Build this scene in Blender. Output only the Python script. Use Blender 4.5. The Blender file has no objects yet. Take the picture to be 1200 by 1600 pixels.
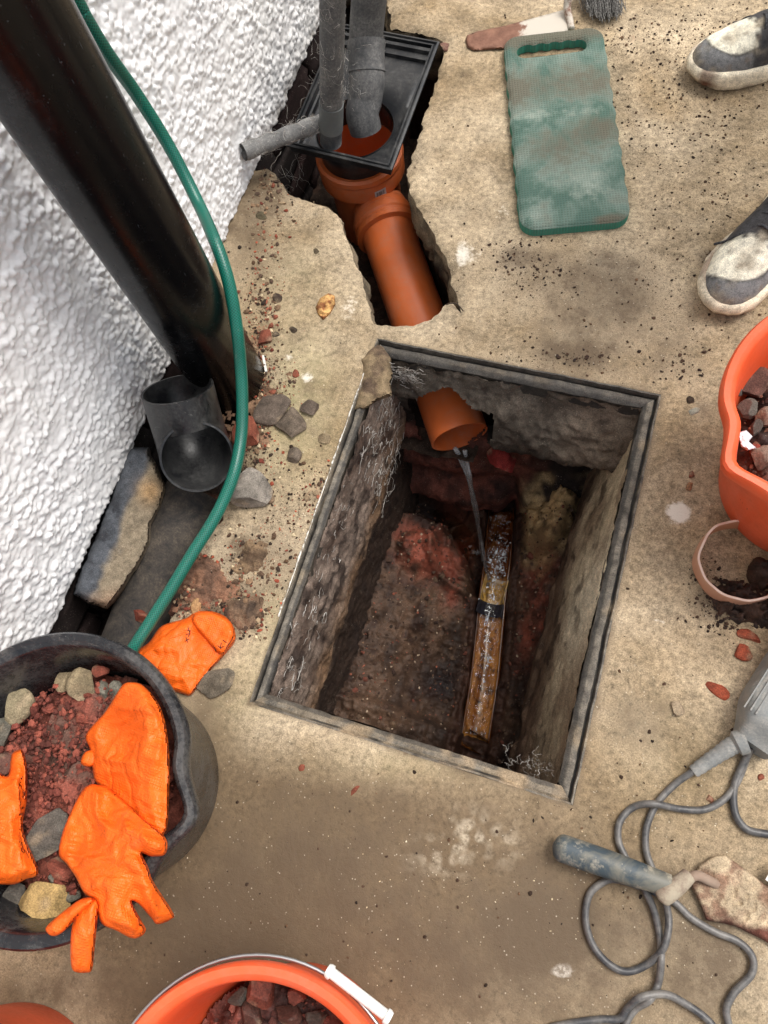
import bpy, bmesh, math, random
import numpy as np
from mathutils import Vector, Matrix
from mathutils.geometry import delaunay_2d_cdt

SC = bpy.context.scene
COL = SC.collection
# ------------------------------------------------------------------ camera
F, CH = 1202.0, 1.15
def _basis():
    d = np.array([160.0, -445.0, -F]); d /= np.linalg.norm(d)
    Z = -d; up = np.array([0, 1.0, 0]); Y = up - (up @ Z) * Z; Y /= np.linalg.norm(Y)
    X = np.cross(Y, Z)
    c, s = np.array([.968, -.2504]) / np.linalg.norm([.968, -.2504])
    return np.array([c * X + s * Y, -s * X + c * Y, Z])
RW = _basis()                      # world = RW @ camera-space
CAM = np.array([0.0, 0.0, CH])
cam_d = bpy.data.cameras.new('camera'); cam = bpy.data.objects.new('camera', cam_d); COL.objects.link(cam)
cam_d.sensor_fit = 'VERTICAL'; cam_d.sensor_height = 36.0; cam_d.lens = 36.0 * F / 1600.0
cam_d.clip_start = 0.02; cam_d.clip_end = 200
m = Matrix.Identity(4)
for i in range(3):
    for j in range(3): m[i][j] = RW[i, j]
m.translation = Vector(CAM); cam.matrix_world = m
SC.camera = cam

# ------------------------------------------------------------------ world, sun, exposure
W = bpy.data.worlds.new('World'); SC.world = W; W.use_nodes = True
nt = W.node_tree; nt.nodes.clear()
sky = nt.nodes.new('ShaderNodeTexSky'); sky.sky_type = 'NISHITA'; sky.sun_disc = False
SUN_EL, SUN_AZ = math.radians(64), math.radians(48)      # azimuth from +Y towards +X
sky.sun_elevation = SUN_EL; sky.sun_rotation = SUN_AZ; sky.air_density = 1.0; sky.dust_density = 4.0; sky.ozone_density = 1.0
hs = nt.nodes.new('ShaderNodeHueSaturation'); hs.inputs['Saturation'].default_value = 0.28
bg = nt.nodes.new('ShaderNodeBackground'); bg.inputs['Strength'].default_value = 0.15
wo = nt.nodes.new('ShaderNodeOutputWorld')
nt.links.new(sky.outputs[0], hs.inputs['Color']); nt.links.new(hs.outputs[0], bg.inputs[0]); nt.links.new(bg.outputs[0], wo.inputs[0])
sl = bpy.data.lights.new('sun', 'SUN'); sl.energy = 1.5; sl.angle = math.radians(28); sl.color = (1.0, 0.96, 0.90)
so = bpy.data.objects.new('sun', sl); COL.objects.link(so)
sd = Vector((math.sin(SUN_AZ) * math.cos(SUN_EL), math.cos(SUN_AZ) * math.cos(SUN_EL), math.sin(SUN_EL)))
so.rotation_euler = sd.to_track_quat('Z', 'Y').to_euler()
SC.view_settings.view_transform = 'Standard'; SC.view_settings.look = 'None'
SC.view_settings.exposure = 0.62; SC.view_settings.gamma = 1; SC.view_settings.use_curve_mapping = False
SC.render.engine = 'CYCLES'; SC.cycles.use_denoising = True
SC.cycles.max_bounces = 7; SC.cycles.transparent_max_bounces = 12

# ------------------------------------------------------------------ pixel -> world
def ray(x, y): return RW @ np.array([x - 600.0, -(y - 800.0), -F])
def G(x, y, z=0.0):
    r = ray(x, y); return CAM + r * ((z - CH) / r[2])
def Gx(x, y, X):
    r = ray(x, y); return CAM + r * (X / r[0])
def Gy(x, y, Y):
    r = ray(x, y); return CAM + r * (Y / r[1])
def Ga(px, py, pz):
    px = np.asarray(px, float); py = np.asarray(py, float); pz = np.broadcast_to(np.asarray(pz, float), px.shape)
    r = np.stack([px - 600, -(py - 800), np.full(px.shape, -F)], -1) @ RW.T
    return CAM + r * ((pz - CH) / r[..., 2])[..., None]

# ------------------------------------------------------------------ numpy noise
rng = np.random.default_rng(7); random.seed(7)
def _h(ix, iy, iz, s):
    n = (ix * 374761393 + iy * 668265263 + iz * 2147483647 + s * 974711) & 0xffffffff
    n = ((n ^ (n >> 13)) * 1274126177) & 0xffffffff
    n = ((n ^ (n >> 16)) * 2246822519) & 0xffffffff
    return ((n ^ (n >> 15)) & 0xffffff) / float(0xffffff)
def vnoise(P, s=0):
    P = np.asarray(P, float); I = np.floor(P).astype(np.int64); f = P - I; f = f * f * f * (f * (f * 6 - 15) + 10)
    r = 0
    for a in (0, 1):
        for b in (0, 1):
            for c in (0, 1):
                w = (f[..., 0] if a else 1 - f[..., 0]) * (f[..., 1] if b else 1 - f[..., 1]) * (f[..., 2] if c else 1 - f[..., 2])
                r = r + w * _h(I[..., 0] + a, I[..., 1] + b, I[..., 2] + c, s)
    return r * 2 - 1
def fbm(P, sc, o=4, s=0, g=.5):
    P = np.asarray(P, float) * sc; r = 0; a = 1; t = 0
    for k in range(o):
        r = r + a * vnoise(P + 17.3 * k, s + k); t += a; a *= g; P = P * 2.03
    return r / t
def ridge(P, sc, o=4, s=0):
    P = np.asarray(P, float) * sc; r = 0; a = 1; t = 0
    for k in range(o):
        r = r + a * (1 - np.abs(vnoise(P + 9.1 * k, s + k)) * 2); t += a; a *= .5; P = P * 2.1
    return r / t
def worley(P, sc, s=0, dim=3, want2=False):
    P = np.asarray(P, float) * sc; I = np.floor(P).astype(np.int64); f = P - I
    best = np.full(P.shape[:-1], 9.0); b2 = best.copy(); bid = np.zeros(P.shape[:-1])
    R = (-1, 0, 1)
    for a in R:
        for b in R:
            for c in (R if dim == 3 else (0,)):
                x, y, z = I[..., 0] + a, I[..., 1] + b, I[..., 2] + c
                d = (a + _h(x, y, z, s) - f[..., 0]) ** 2 + (b + _h(x, y, z, s + 1) - f[..., 1]) ** 2
                if dim == 3: d = d + (c + _h(x, y, z, s + 2) - f[..., 2]) ** 2
                hid = _h(x, y, z, s + 5)
                m_ = d < best; b2 = np.where(m_, best, np.minimum(b2, d)); bid = np.where(m_, hid, bid); best = np.where(m_, d, best)
    return (np.sqrt(best), np.sqrt(b2), bid) if want2 else (np.sqrt(best), bid)
def sm(a, b, x): 
    t = np.clip((np.asarray(x, float) - a) / (b - a), 0, 1); return t * t * (3 - 2 * t)
def mixc(a, b, t): return np.asarray(a, float) * (1 - t[..., None]) + np.asarray(b, float) * t[..., None]

# ------------------------------------------------------------------ object helpers
def tag(o, label=None, cat=None, group=None, kind=None):
    if label: o['label'] = label
    if cat: o['category'] = cat
    if group: o['group'] = group
    if kind: o['kind'] = kind
    return o
def empty(name, loc, label=None, cat=None, group=None, kind=None):
    o = bpy.data.objects.new(name, None); o.location = Vector([float(v) for v in loc]); o.empty_display_size = .05
    COL.objects.link(o); return tag(o, label, cat, group, kind)
def mesh(name, V, Fs, mat, parent=None, smooth=True, col=None, attrs=None, origin=None):
    """V: world positions. The origin goes to the base centre (or the parent's frame)."""
    V = np.asarray(V, float)
    if origin is None:
        origin = np.array([(V[:, 0].min() + V[:, 0].max()) / 2, (V[:, 1].min() + V[:, 1].max()) / 2, V[:, 2].min()])
    L = V - origin
    me = bpy.data.meshes.new(name)
    if isinstance(Fs, np.ndarray):
        n, k = Fs.shape
        me.vertices.add(len(L)); me.vertices.foreach_set('co', L.astype(np.float32).ravel())
        me.loops.add(n * k); me.loops.foreach_set('vertex_index', Fs.astype(np.int32).ravel())
        me.polygons.add(n); me.polygons.foreach_set('loop_start', np.arange(0, n * k, k, dtype=np.int32))
        me.polygons.foreach_set('loop_total', np.full(n, k, dtype=np.int32))
        me.update(calc_edges=True); me.validate()
    else:
        me.from_pydata([tuple(v) for v in L], [], [tuple(int(i) for i in f) for f in Fs]); me.update()
    me.polygons.foreach_set('use_smooth', [smooth] * len(me.polygons))
    if smooth == 'auto': pass
    def att(nm, c):
        a = me.attributes.new(nm, 'FLOAT_COLOR', 'POINT'); c = np.asarray(c, float)
        if c.shape[1] == 3: c = np.concatenate([c, np.ones((len(c), 1))], 1)
        a.data.foreach_set('color', c.astype(np.float32).ravel())
    if col is not None: att('tint', col)
    for k_, v_ in (attrs or {}).items(): att(k_, v_)
    if mat: me.materials.append(mat)
    o = bpy.data.objects.new(name, me); COL.objects.link(o)
    if parent is not None:
        o.parent = parent; pl = np.zeros(3); q = parent
        while q is not None: pl = pl + np.array(q.location); q = q.parent
        o.location = Vector(origin - pl)
    else: o.location = Vector(origin)
    return o
def autosmooth(o, deg=35):
    me = o.data; bm = bmesh.new(); bm.from_mesh(me)
    for e in bm.edges:
        if len(e.link_faces) == 2 and e.calc_face_angle(0) > math.radians(deg): e.smooth = False
    bm.to_mesh(me); bm.free(); return o
def grid_faces(nr, nc, wrap=False):
    r, c = np.meshgrid(np.arange(nr - 1), np.arange(nc if wrap else nc - 1), indexing='ij')
    c2 = (c + 1) % nc
    return np.stack([r * nc + c, r * nc + c2, (r + 1) * nc + c2, (r + 1) * nc + c], -1).reshape(-1, 4)
def spline(P, n, extra=None):
    P = np.asarray(P, float); k = len(P); Q = np.vstack([2 * P[0] - P[1], P, 2 * P[-1] - P[-2]])
    seg = np.linalg.norm(np.diff(P, axis=0)[:, :3], axis=1); cum = np.r_[0, np.cumsum(seg)]
    t = np.linspace(0, cum[-1], n); out = []
    for tt in t:
        i = min(max(np.searchsorted(cum, tt, 'right') - 1, 0), k - 2); u = (tt - cum[i]) / max(seg[i], 1e-9)
        a, b, c, d = Q[i], Q[i + 1], Q[i + 2], Q[i + 3]
        out.append(.5 * (2 * b + (c - a) * u + (2 * a - 5 * b + 4 * c - d) * u * u + (3 * b - a - 3 * c + d) * u ** 3))
    return np.array(out)
def frames(P):
    T = np.gradient(P, axis=0); T /= np.linalg.norm(T, axis=1)[:, None] + 1e-12
    n = np.cross(T[0], [0, 0, 1.0]); 
    if np.linalg.norm(n) < .1: n = np.cross(T[0], [0, 1.0, 0])
    n /= np.linalg.norm(n); N = [n]
    for i in range(1, len(P)):
        n = N[-1] - (N[-1] @ T[i]) * T[i]; n /= np.linalg.norm(n); N.append(n)
    N = np.array(N); return T, N, np.cross(T, N)
def tube(P, r, seg=16, caps=True, flat=1.0):
    P = np.asarray(P, float); T, N, B = frames(P); r = np.broadcast_to(np.asarray(r, float), (len(P),))
    a = np.linspace(0, 2 * np.pi, seg, endpoint=False)
    V = P[:, None] + r[:, None, None] * (np.cos(a)[None, :, None] * N[:, None] + flat * np.sin(a)[None, :, None] * B[:, None])
    V = V.reshape(-1, 3); Fs = grid_faces(len(P), seg, True).tolist()
    if caps:
        Fs.append(list(range(seg))[::-1]); k = (len(P) - 1) * seg; Fs.append([k + i for i in range(seg)])
    return V, Fs
def merge(*parts):
    V = []; Fs = []; n = 0
    for v, f in parts:
        V.append(np.asarray(v)); Fs += [[i + n for i in q] for q in (f.tolist() if isinstance(f, np.ndarray) else f)]; n += len(v)
    return np.vstack(V), Fs
def lathe(prof, seg=64, c=(0, 0, 0), R=None, mod=None):
    prof = np.asarray(prof, float); a = np.linspace(0, 2 * np.pi, seg, endpoint=False)
    rr = np.repeat(prof[:, :1], seg, 1)
    if mod is not None: rr = mod(rr, prof[:, 1:2] + 0 * a[None], a[None] + 0 * rr)
    V = np.stack([rr * np.cos(a), rr * np.sin(a), np.repeat(prof[:, 1:2], seg, 1)], -1).reshape(-1, 3)
    if R is not None: V = V @ np.asarray(R).T
    return V + np.asarray(c, float), grid_faces(len(prof), seg, True)
def box(x0, x1, y0, y1, z0, z1):
    V = [(x, y, z) for z in (z0, z1) for y in (y0, y1) for x in (x0, x1)]
    return np.array(V, float), [[0, 2, 3, 1], [4, 5, 7, 6], [0, 1, 5, 4], [2, 6, 7, 3], [0, 4, 6, 2], [1, 3, 7, 5]]
_ico = {}
def ico(sub):
    if sub not in _ico:
        bm = bmesh.new(); bmesh.ops.create_icosphere(bm, subdivisions=sub, radius=1.0)
        _ico[sub] = (np.array([v.co[:] for v in bm.verts]), np.array([[v.index for v in f.verts] for f in bm.faces])); bm.free()
    return _ico[sub]
def rotm(a, b, c): return np.array(Matrix.Rotation(a, 3, 'X') @ Matrix.Rotation(b, 3, 'Y') @ Matrix.Rotation(c, 3, 'Z'))
def rock_shape(seed, size, sub=4, planes=11, rough=.05, cut=.62):
    r = np.random.default_rng(seed); V, Fs = ico(sub); V = V.copy()
    for _ in range(planes):
        n = r.normal(size=3); n /= np.linalg.norm(n); d = cut * r.uniform(.8, 1.3)
        s = V @ n; V = V - np.clip(s - d, 0, None)[:, None] * n
    V *= 1 + rough * fbm(V, 2.2, 4, seed)[:, None] + rough * .5 * fbm(V, 9, 2, seed + 3)[:, None]
    V /= np.abs(V).max(0)
    return V * np.asarray(size, float) / 2, Fs
def cleanpoly(P): return np.asarray(P, float)[:, :2]
def densify(P, step, closed=True, jit=0, sc=60, s=0):
    P = np.asarray(P, float); out = []
    n = len(P)
    for i in range(n if closed else n - 1):
        a, b = P[i], P[(i + 1) % n]; k = max(1, int(np.linalg.norm((b - a)[:2]) / step))
        for j in range(k): out.append(a + (b - a) * j / k)
    if not closed: out.append(P[-1])
    out = np.array(out)
    if jit:
        T = np.roll(out, -1, 0) - np.roll(out, 1, 0); Nn = np.stack([T[:, 1], -T[:, 0]], 1); Nn /= np.linalg.norm(Nn, axis=1)[:, None] + 1e-9
        q = np.concatenate([out[:, :2], np.zeros((len(out), 1))], 1)
        out[:, :2] += Nn * (jit * fbm(q, sc, 3, s))[:, None]
    return out
def pip(P, poly):
    x, y = P[:, 0], P[:, 1]; ins = np.zeros(len(P), bool); n = len(poly)
    for i in range(n):
        x1, y1 = poly[i, :2]; x2, y2 = poly[(i + 1) % n, :2]
        if y1 == y2: continue
        ins ^= ((y1 > y) != (y2 > y)) & (x < (x2 - x1) * (y - y1) / (y2 - y1) + x1)
    return ins
def pdist(P, poly, closed=True):
    d = np.full(len(P), 1e9); n = len(poly)
    for i in range(n if closed else n - 1):
        a = poly[i, :2]; b = poly[(i + 1) % n, :2]; ab = b - a; t = np.clip(((P[:, :2] - a) @ ab) / (ab @ ab + 1e-12), 0, 1)
        d = np.minimum(d, np.linalg.norm(P[:, :2] - a - t[:, None] * ab, axis=1))
    return d
def cdt(loops, pts):
    """first loop = outline, others = holes. returns verts2d, tris"""
    V = []; E = []
    for L in loops:
        n0 = len(V); V += [Vector(p[:2].tolist()) for p in L]; E += [(n0 + i, n0 + (i + 1) % len(L)) for i in range(len(L))]
    V += [Vector(p[:2].tolist()) for p in pts]
    r = delaunay_2d_cdt(V, E, [], 0, 1e-7)
    v = np.array([q[:] for q in r[0]]); f = np.array([list(q) for q in r[2] if len(q) == 3])
    c = v[f].mean(1); ok = pip(c, loops[0])
    for L in loops[1:]: ok &= ~pip(c, L)
    return v, f[ok]

# ------------------------------------------------------------------ materials
class M:
    def __init__(s, name, rough=.8, spec=.3):
        s.m = bpy.data.materials.new(name); s.m.use_nodes = True; s.t = s.m.node_tree; s.t.nodes.clear()
        s.o = s.n('ShaderNodeOutputMaterial'); s.b = s.n('ShaderNodeBsdfPrincipled'); s.l(s.b.outputs[0], s.o.inputs[0])
        s.b.inputs['Roughness'].default_value = rough; s.b.inputs['Specular IOR Level'].default_value = spec
        s.tc = s.n('ShaderNodeTexCoord').outputs['Object']; s.nrm = None
    def n(s, t): return s.t.nodes.new(t)
    def l(s, a, b): s.t.links.new(a, b)
    def put(s, sock, v):
        if isinstance(v, (int, float)): sock.default_value = v
        elif isinstance(v, (tuple, list)): sock.default_value = (*v, 1) if len(v) == 3 and sock.type == 'RGBA' else v
        else: s.l(v, sock)
    def noise(s, sc, det=4, rough=.6, dist=0, vec=None):
        q = s.n('ShaderNodeTexNoise'); s.l(vec or s.tc, q.inputs['Vector']); q.inputs['Scale'].default_value = sc
        q.inputs['Detail'].default_value = det; q.inputs['Roughness'].default_value = rough; q.inputs['Distortion'].default_value = dist; return q.outputs[0]
    def vor(s, sc, feat='F1', rnd=1, out='Distance', vec=None):
        q = s.n('ShaderNodeTexVoronoi'); q.feature = feat; s.l(vec or s.tc, q.inputs['Vector']); q.inputs['Scale'].default_value = sc
        q.inputs['Randomness'].default_value = rnd; return q.outputs[out]
    def ramp(s, f, stops, interp='LINEAR'):
        q = s.n('ShaderNodeValToRGB'); q.color_ramp.interpolation = interp; e = q.color_ramp.elements
        while len(e) < len(stops): e.new(.5)
        for i, (p, c) in enumerate(stops):
            e[i].position = p; e[i].color = (c, c, c, 1) if isinstance(c, (int, float)) else (*c, 1)
        s.put(q.inputs[0], f); return q.outputs[0]
    def mix(s, f, a, b, mode='MIX'):
        q = s.n('ShaderNodeMix'); q.data_type = 'RGBA'; q.blend_type = mode
        s.put(q.inputs[0], f); s.put(q.inputs[6], a); s.put(q.inputs[7], b); return q.outputs[2]
    def math(s, op, a, b=0.0, c=0.0):
        q = s.n('ShaderNodeMath'); q.operation = op; s.put(q.inputs[0], a); s.put(q.inputs[1], b)
        if op == 'MULTIPLY_ADD': s.put(q.inputs[2], c)
        return q.outputs[0]
    def attr(s, nm):
        q = s.n('ShaderNodeAttribute'); q.attribute_name = nm; return q.outputs['Color']
    def sep(s, c):
        q = s.n('ShaderNodeSeparateColor'); s.l(c, q.inputs[0]); return q.outputs
    def bump(s, h, st, d=.002):
        q = s.n('ShaderNodeBump'); q.inputs['Strength'].default_value = st; q.inputs['Distance'].default_value = d
        s.put(q.inputs['Height'], h)
        if s.nrm is not None: s.l(s.nrm, q.inputs['Normal'])
        s.nrm = q.outputs[0]; return s
    def col(s, c): s.put(s.b.inputs['Base Color'], c); return s
    def rough(s, c): s.put(s.b.inputs['Roughness'], c); return s
    def done(s):
        if s.nrm is not None: s.l(s.nrm, s.b.inputs['Normal'])
        return s.m

def earthy(name, k=1.0, sc=1.0, rough=.9, bumpd=.003, speck=.5):
    """colour comes from the 'tint' attribute, broken up by grain"""
    q = M(name, rough, .25); t = q.attr('tint')
    n1 = q.noise(60 * sc, 6, .7); n2 = q.noise(420 * sc, 4, .7); n3 = q.noise(14 * sc, 4, .6)
    v = q.ramp(n1, [(.3, .62 * k), (.5, 1.0 * k), (.72, 1.35 * k)])
    c = q.mix(1.0, t, v, 'MULTIPLY'); c = q.mix(1.0, c, q.ramp(n2, [(.3, .50), (.7, 1.5)]), 'MULTIPLY')
    c = q.mix(1.0, c, q.ramp(n3, [(.3, .8), (.7, 1.2)]), 'MULTIPLY')
    sp = q.ramp(q.vor(240 * sc), [(.10, speck), (.2, 0)]); sp = q.math('MULTIPLY', sp, q.ramp(q.noise(35, 3), [(.5, 0), (.62, 1)]))
    c = q.mix(sp, c, (.42, .36, .28))
    q.col(c).bump(n1, .55, bumpd).bump(q.noise(170 * sc, 3, .7), .5, bumpd * .5).bump(n2, .6, bumpd * .35)
    return q.done()

def plastic(name, c, rough=.4, dust=(.35, .3, .24), amt=.35, sc=1.0, spec=.5, scratch=.0, bump=.15, bias=.5):
    q = M(name, rough, spec)
    n = q.noise(9 * sc, 8, .72, .4); n2 = q.noise(120 * sc, 5, .7); n3 = q.noise(700, 2)
    base = q.mix(1.0, c, q.ramp(q.noise(5 * sc, 3), [(.3, .85), (.7, 1.12)]), 'MULTIPLY')
    d = q.math('MULTIPLY', q.ramp(n, [(bias - .06, 0), (bias + .22, 1)]), q.ramp(n2, [(.35, .25), (.65, 1)]))
    d = q.math('MULTIPLY', d, amt)
    sp = q.ramp(q.vor(130 * sc), [(.07, 1), (.13, 0)]); sp = q.math('MULTIPLY', sp, q.ramp(q.noise(20, 3), [(.52, 0), (.6, amt)]))
    c2 = q.mix(d, base, dust); c2 = q.mix(sp, c2, dust)
    if scratch:
        w = q.n('ShaderNodeMapping'); w.inputs['Scale'].default_value = (1, 14, 3); w.inputs['Rotation'].default_value = (.3, .2, .9); q.l(q.tc, w.inputs['Vector'])
        s_ = q.ramp(q.noise(22, 6, .75, 0, w.outputs[0]), [(.64, 0), (.70, scratch)]); c2 = q.mix(s_, c2, dust)
    q.col(c2); q.rough(q.math('ADD', q.math('MULTIPLY', d, .6), q.math('MULTIPLY_ADD', n2, .25, rough - .12)))
    q.bump(n2, bump, .0012).bump(n3, bump, .0003)
    return q.done()
def S(r, g, b, k=1.0): return tuple(k * ((v / 255 / 12.92) if v <= 10 else ((v / 255 + .055) / 1.055) ** 2.4) for v in (r, g, b))

def concrete_mat():
    q = M('concrete', .88, .25); a = q.sep(q.attr('mask')); b = q.sep(q.attr('mask2'))   # dirt, red, pale | specks, print, moss
    big = q.noise(3.2, 5, .62, .3); mid = q.noise(17, 6, .68); fine = q.noise(110, 6, .72); grit = q.noise(520, 3, .7)
    base = q.mix(q.ramp(big, [(.36, 0), (.62, 1)]), (.262, .189, .108), (.425, .340, .232))
    base = q.mix(1.0, base, q.ramp(q.noise(6.5, 6, .7, .8), [(.30, .66), (.48, 1), (.70, 1.16)]), 'MULTIPLY'); base = q.mix(1.0, base, q.ramp(mid, [(.25, .62), (.5, 1), (.75, 1.28)]), 'MULTIPLY')
    base = q.mix(1.0, base, q.ramp(fine, [(.28, .42), (.5, 1.0), (.72, 1.5)]), 'MULTIPLY')
    base = q.mix(1.0, base, q.ramp(grit, [(.3, .58), (.7, 1.42)]), 'MULTIPLY')
    c3 = q.sep(q.attr('mask3')); base = q.mix(q.ramp(q.math('ADD', c3[0], q.math('MULTIPLY_ADD', mid, .7, -.35)), [(.1, 0), (.9, .95)]), base, q.mix(1.0, (.128, .088, .050), q.ramp(fine, [(.25, .6), (.75, 1.4)]), 'MULTIPLY'))  # brown mud tint plus foreground shade painted into the colour
    pit = q.math('MULTIPLY', q.ramp(q.vor(120), [(.08, 1), (.15, 0)]), q.ramp(q.noise(33, 3), [(.5, 0), (.56, .7)])); base = q.mix(pit, base, q.mix(1.0, base, (.38, .34, .30), 'MULTIPLY'))
    # moss
    base = q.mix(q.math('MULTIPLY', q.math('MULTIPLY', b[2], .5), q.ramp(mid, [(.35, .2), (.6, 1)])), base, (.36, .34, .16))
    # pale mortar smears
    pal = q.ramp(q.math('ADD', a[2], q.math('MULTIPLY_ADD', fine, .9, -.45)), [(.38, 0), (.62, 1)])
    base = q.mix(pal, base, (.72, .66, .56))
    # red brick dust
    red = q.ramp(q.math('ADD', a[1], q.math('MULTIPLY_ADD', fine, 1.3, -.65)), [(.35, 0), (.8, 1)])
    base = q.mix(q.math('MULTIPLY', red, .8), base, (.27, .10, .06))
    # brown dirt
    dm = q.math('MULTIPLY', q.math('ADD', q.math('MULTIPLY_ADD', mid, 1.7, -.85), q.math('MULTIPLY_ADD', fine, 1.3, -.65)), q.ramp(a[0], [(.0, .25), (.3, 1)]))
    dt = q.ramp(q.math('ADD', a[0], dm), [(.26, 0), (.72, 1)])
    base = q.mix(q.math('MULTIPLY', dt, .86), base, (.100, .068, .040))
    # grains
    ap = q.noise(9, 3)
    lg = q.math('MULTIPLY', q.ramp(q.vor(150), [(.10, 1), (.17, 0)]), q.ramp(q.noise(60, 2), [(.52, 0), (.58, 1)]))
    base = q.mix(q.math('MULTIPLY', lg, .5), base, (.62, .54, .42))
    dv = q.math('MULTIPLY', q.ramp(q.vor(210, vec=None), [(.13, 1), (.22, 0)]), q.ramp(q.math('ADD', b[0], q.math('MULTIPLY_ADD', q.noise(42, 4, .7), 1.5, -.75)), [(.18, 0), (.34, 1)]))
    base = q.mix(q.math('MULTIPLY', dv, .85), base, (.07, .05, .035))
    dv2 = q.math('MULTIPLY', q.ramp(q.vor(85), [(.07, 1), (.13, 0)]), q.ramp(q.math('ADD', b[0], q.math('MULTIPLY_ADD', q.noise(23, 4, .7), 1.2, -.6)), [(.1, 0), (.25, 1)]))
    base = q.mix(q.math('MULTIPLY', dv2, .8), base, (.11, .08, .055))
    # studded boot print in dry dust
    vm = q.vor(62, 'SMOOTH_F1', .7); dots = q.ramp(vm, [(.30, 1), (.46, 0)])
    base = q.mix(q.math('MULTIPLY', q.math('MULTIPLY', dots, q.math('MULTIPLY', b[1], .75)), q.ramp(fine, [(.35, .15), (.62, 1)])), base, (.60, .52, .39))
    q.col(base); q.rough(q.ramp(q.math('ADD', a[0], mid), [(.5, .92), (1.3, .6)]))
    q.bump(mid, .25, .006).bump(fine, .5, .0022).bump(grit, .45, .0006).bump(q.ramp(q.vor(190), [(.1, 0), (.25, 1)]), .25, .0008)
    return q.done()
MAT_CONC = concrete_mat()
MAT_EARTH = earthy('earth', 1.0)
MAT_WET = earthy('damp earth', 1.0, 1.0, .62)
MAT_STONE = earthy('stone', 1.0, 1.3, .85, .0022)
MAT_CRUMB = earthy('crumbs', 1.0, 3, .95, .0005, 0)

# ================================================================== GROUND SLAB
def pxl(P): return np.array([G(*p)[:2] for p in P])
TA = np.vstack([[(-.80, .985)], pxl([(400, 262), (412, 262), (430, 272), (448, 298), (462, 306), (490, 314), (518, 322), (533, 345), (548, 385), (560, 420), (572, 455), (580, 497),
     (590, 506), (608, 508), (640, 508), (668, 500), (684, 488), (695, 474), (704, 471), (720, 486), (714, 462), (705, 435), (700, 415), (692, 392), (680, 368), (664, 345), (652, 318), (640, 298),
     (636, 270), (645, 235), (655, 205), (668, 168), (682, 125), (690, 95), (697, 72), (688, 58), (650, 49), (612, 43), (607, 10)]), [(-.66, 1.58), (-.80, 1.58)]])
TB = np.vstack([[(-.80, .60), (-.66, .60), (-.60, .588), (-.563, .565), (-.548, .52)], pxl([(400, 648), (390, 668), (376, 700), (372, 760), (345, 800), (318, 850), (296, 900), (272, 940), (262, 975), (240, 1010), (212, 1060)]), [(-.56, -.05), (-.60, -.12), (-.80, -.12)]])
MH = np.array([(-.371, .024), (.115, .024), (.115, .675), (-.371, .675)], float)
TAd = densify(TA, .006, jit=.006, sc=70, s=3); TBd = densify(TB, .008, jit=.012, sc=45, s=5); MHd = densify(MH, .02)
OUT = densify(np.array([(-.86, -2.2), (2.6, -2.2), (2.6, 3.6), (-.86, 3.6)], float), .15)
def stain(P, L):
    r = np.zeros(len(P))
    for (px, py, rx, ry, a) in L:
        c = G(px, py)[:2]; ex = np.linalg.norm(G(px + rx, py)[:2] - c); ey = np.linalg.norm(G(px, py + ry)[:2] - c)
        ang = math.atan2(*(G(px + rx, py)[:2] - c)[::-1]); d = P[:, :2] - c
        u = (d[:, 0] * math.cos(ang) + d[:, 1] * math.sin(ang)) / ex; v = (-d[:, 0] * math.sin(ang) + d[:, 1] * math.cos(ang)) / ey
        r = r + a * np.exp(-(u * u + v * v))
    return r
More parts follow.
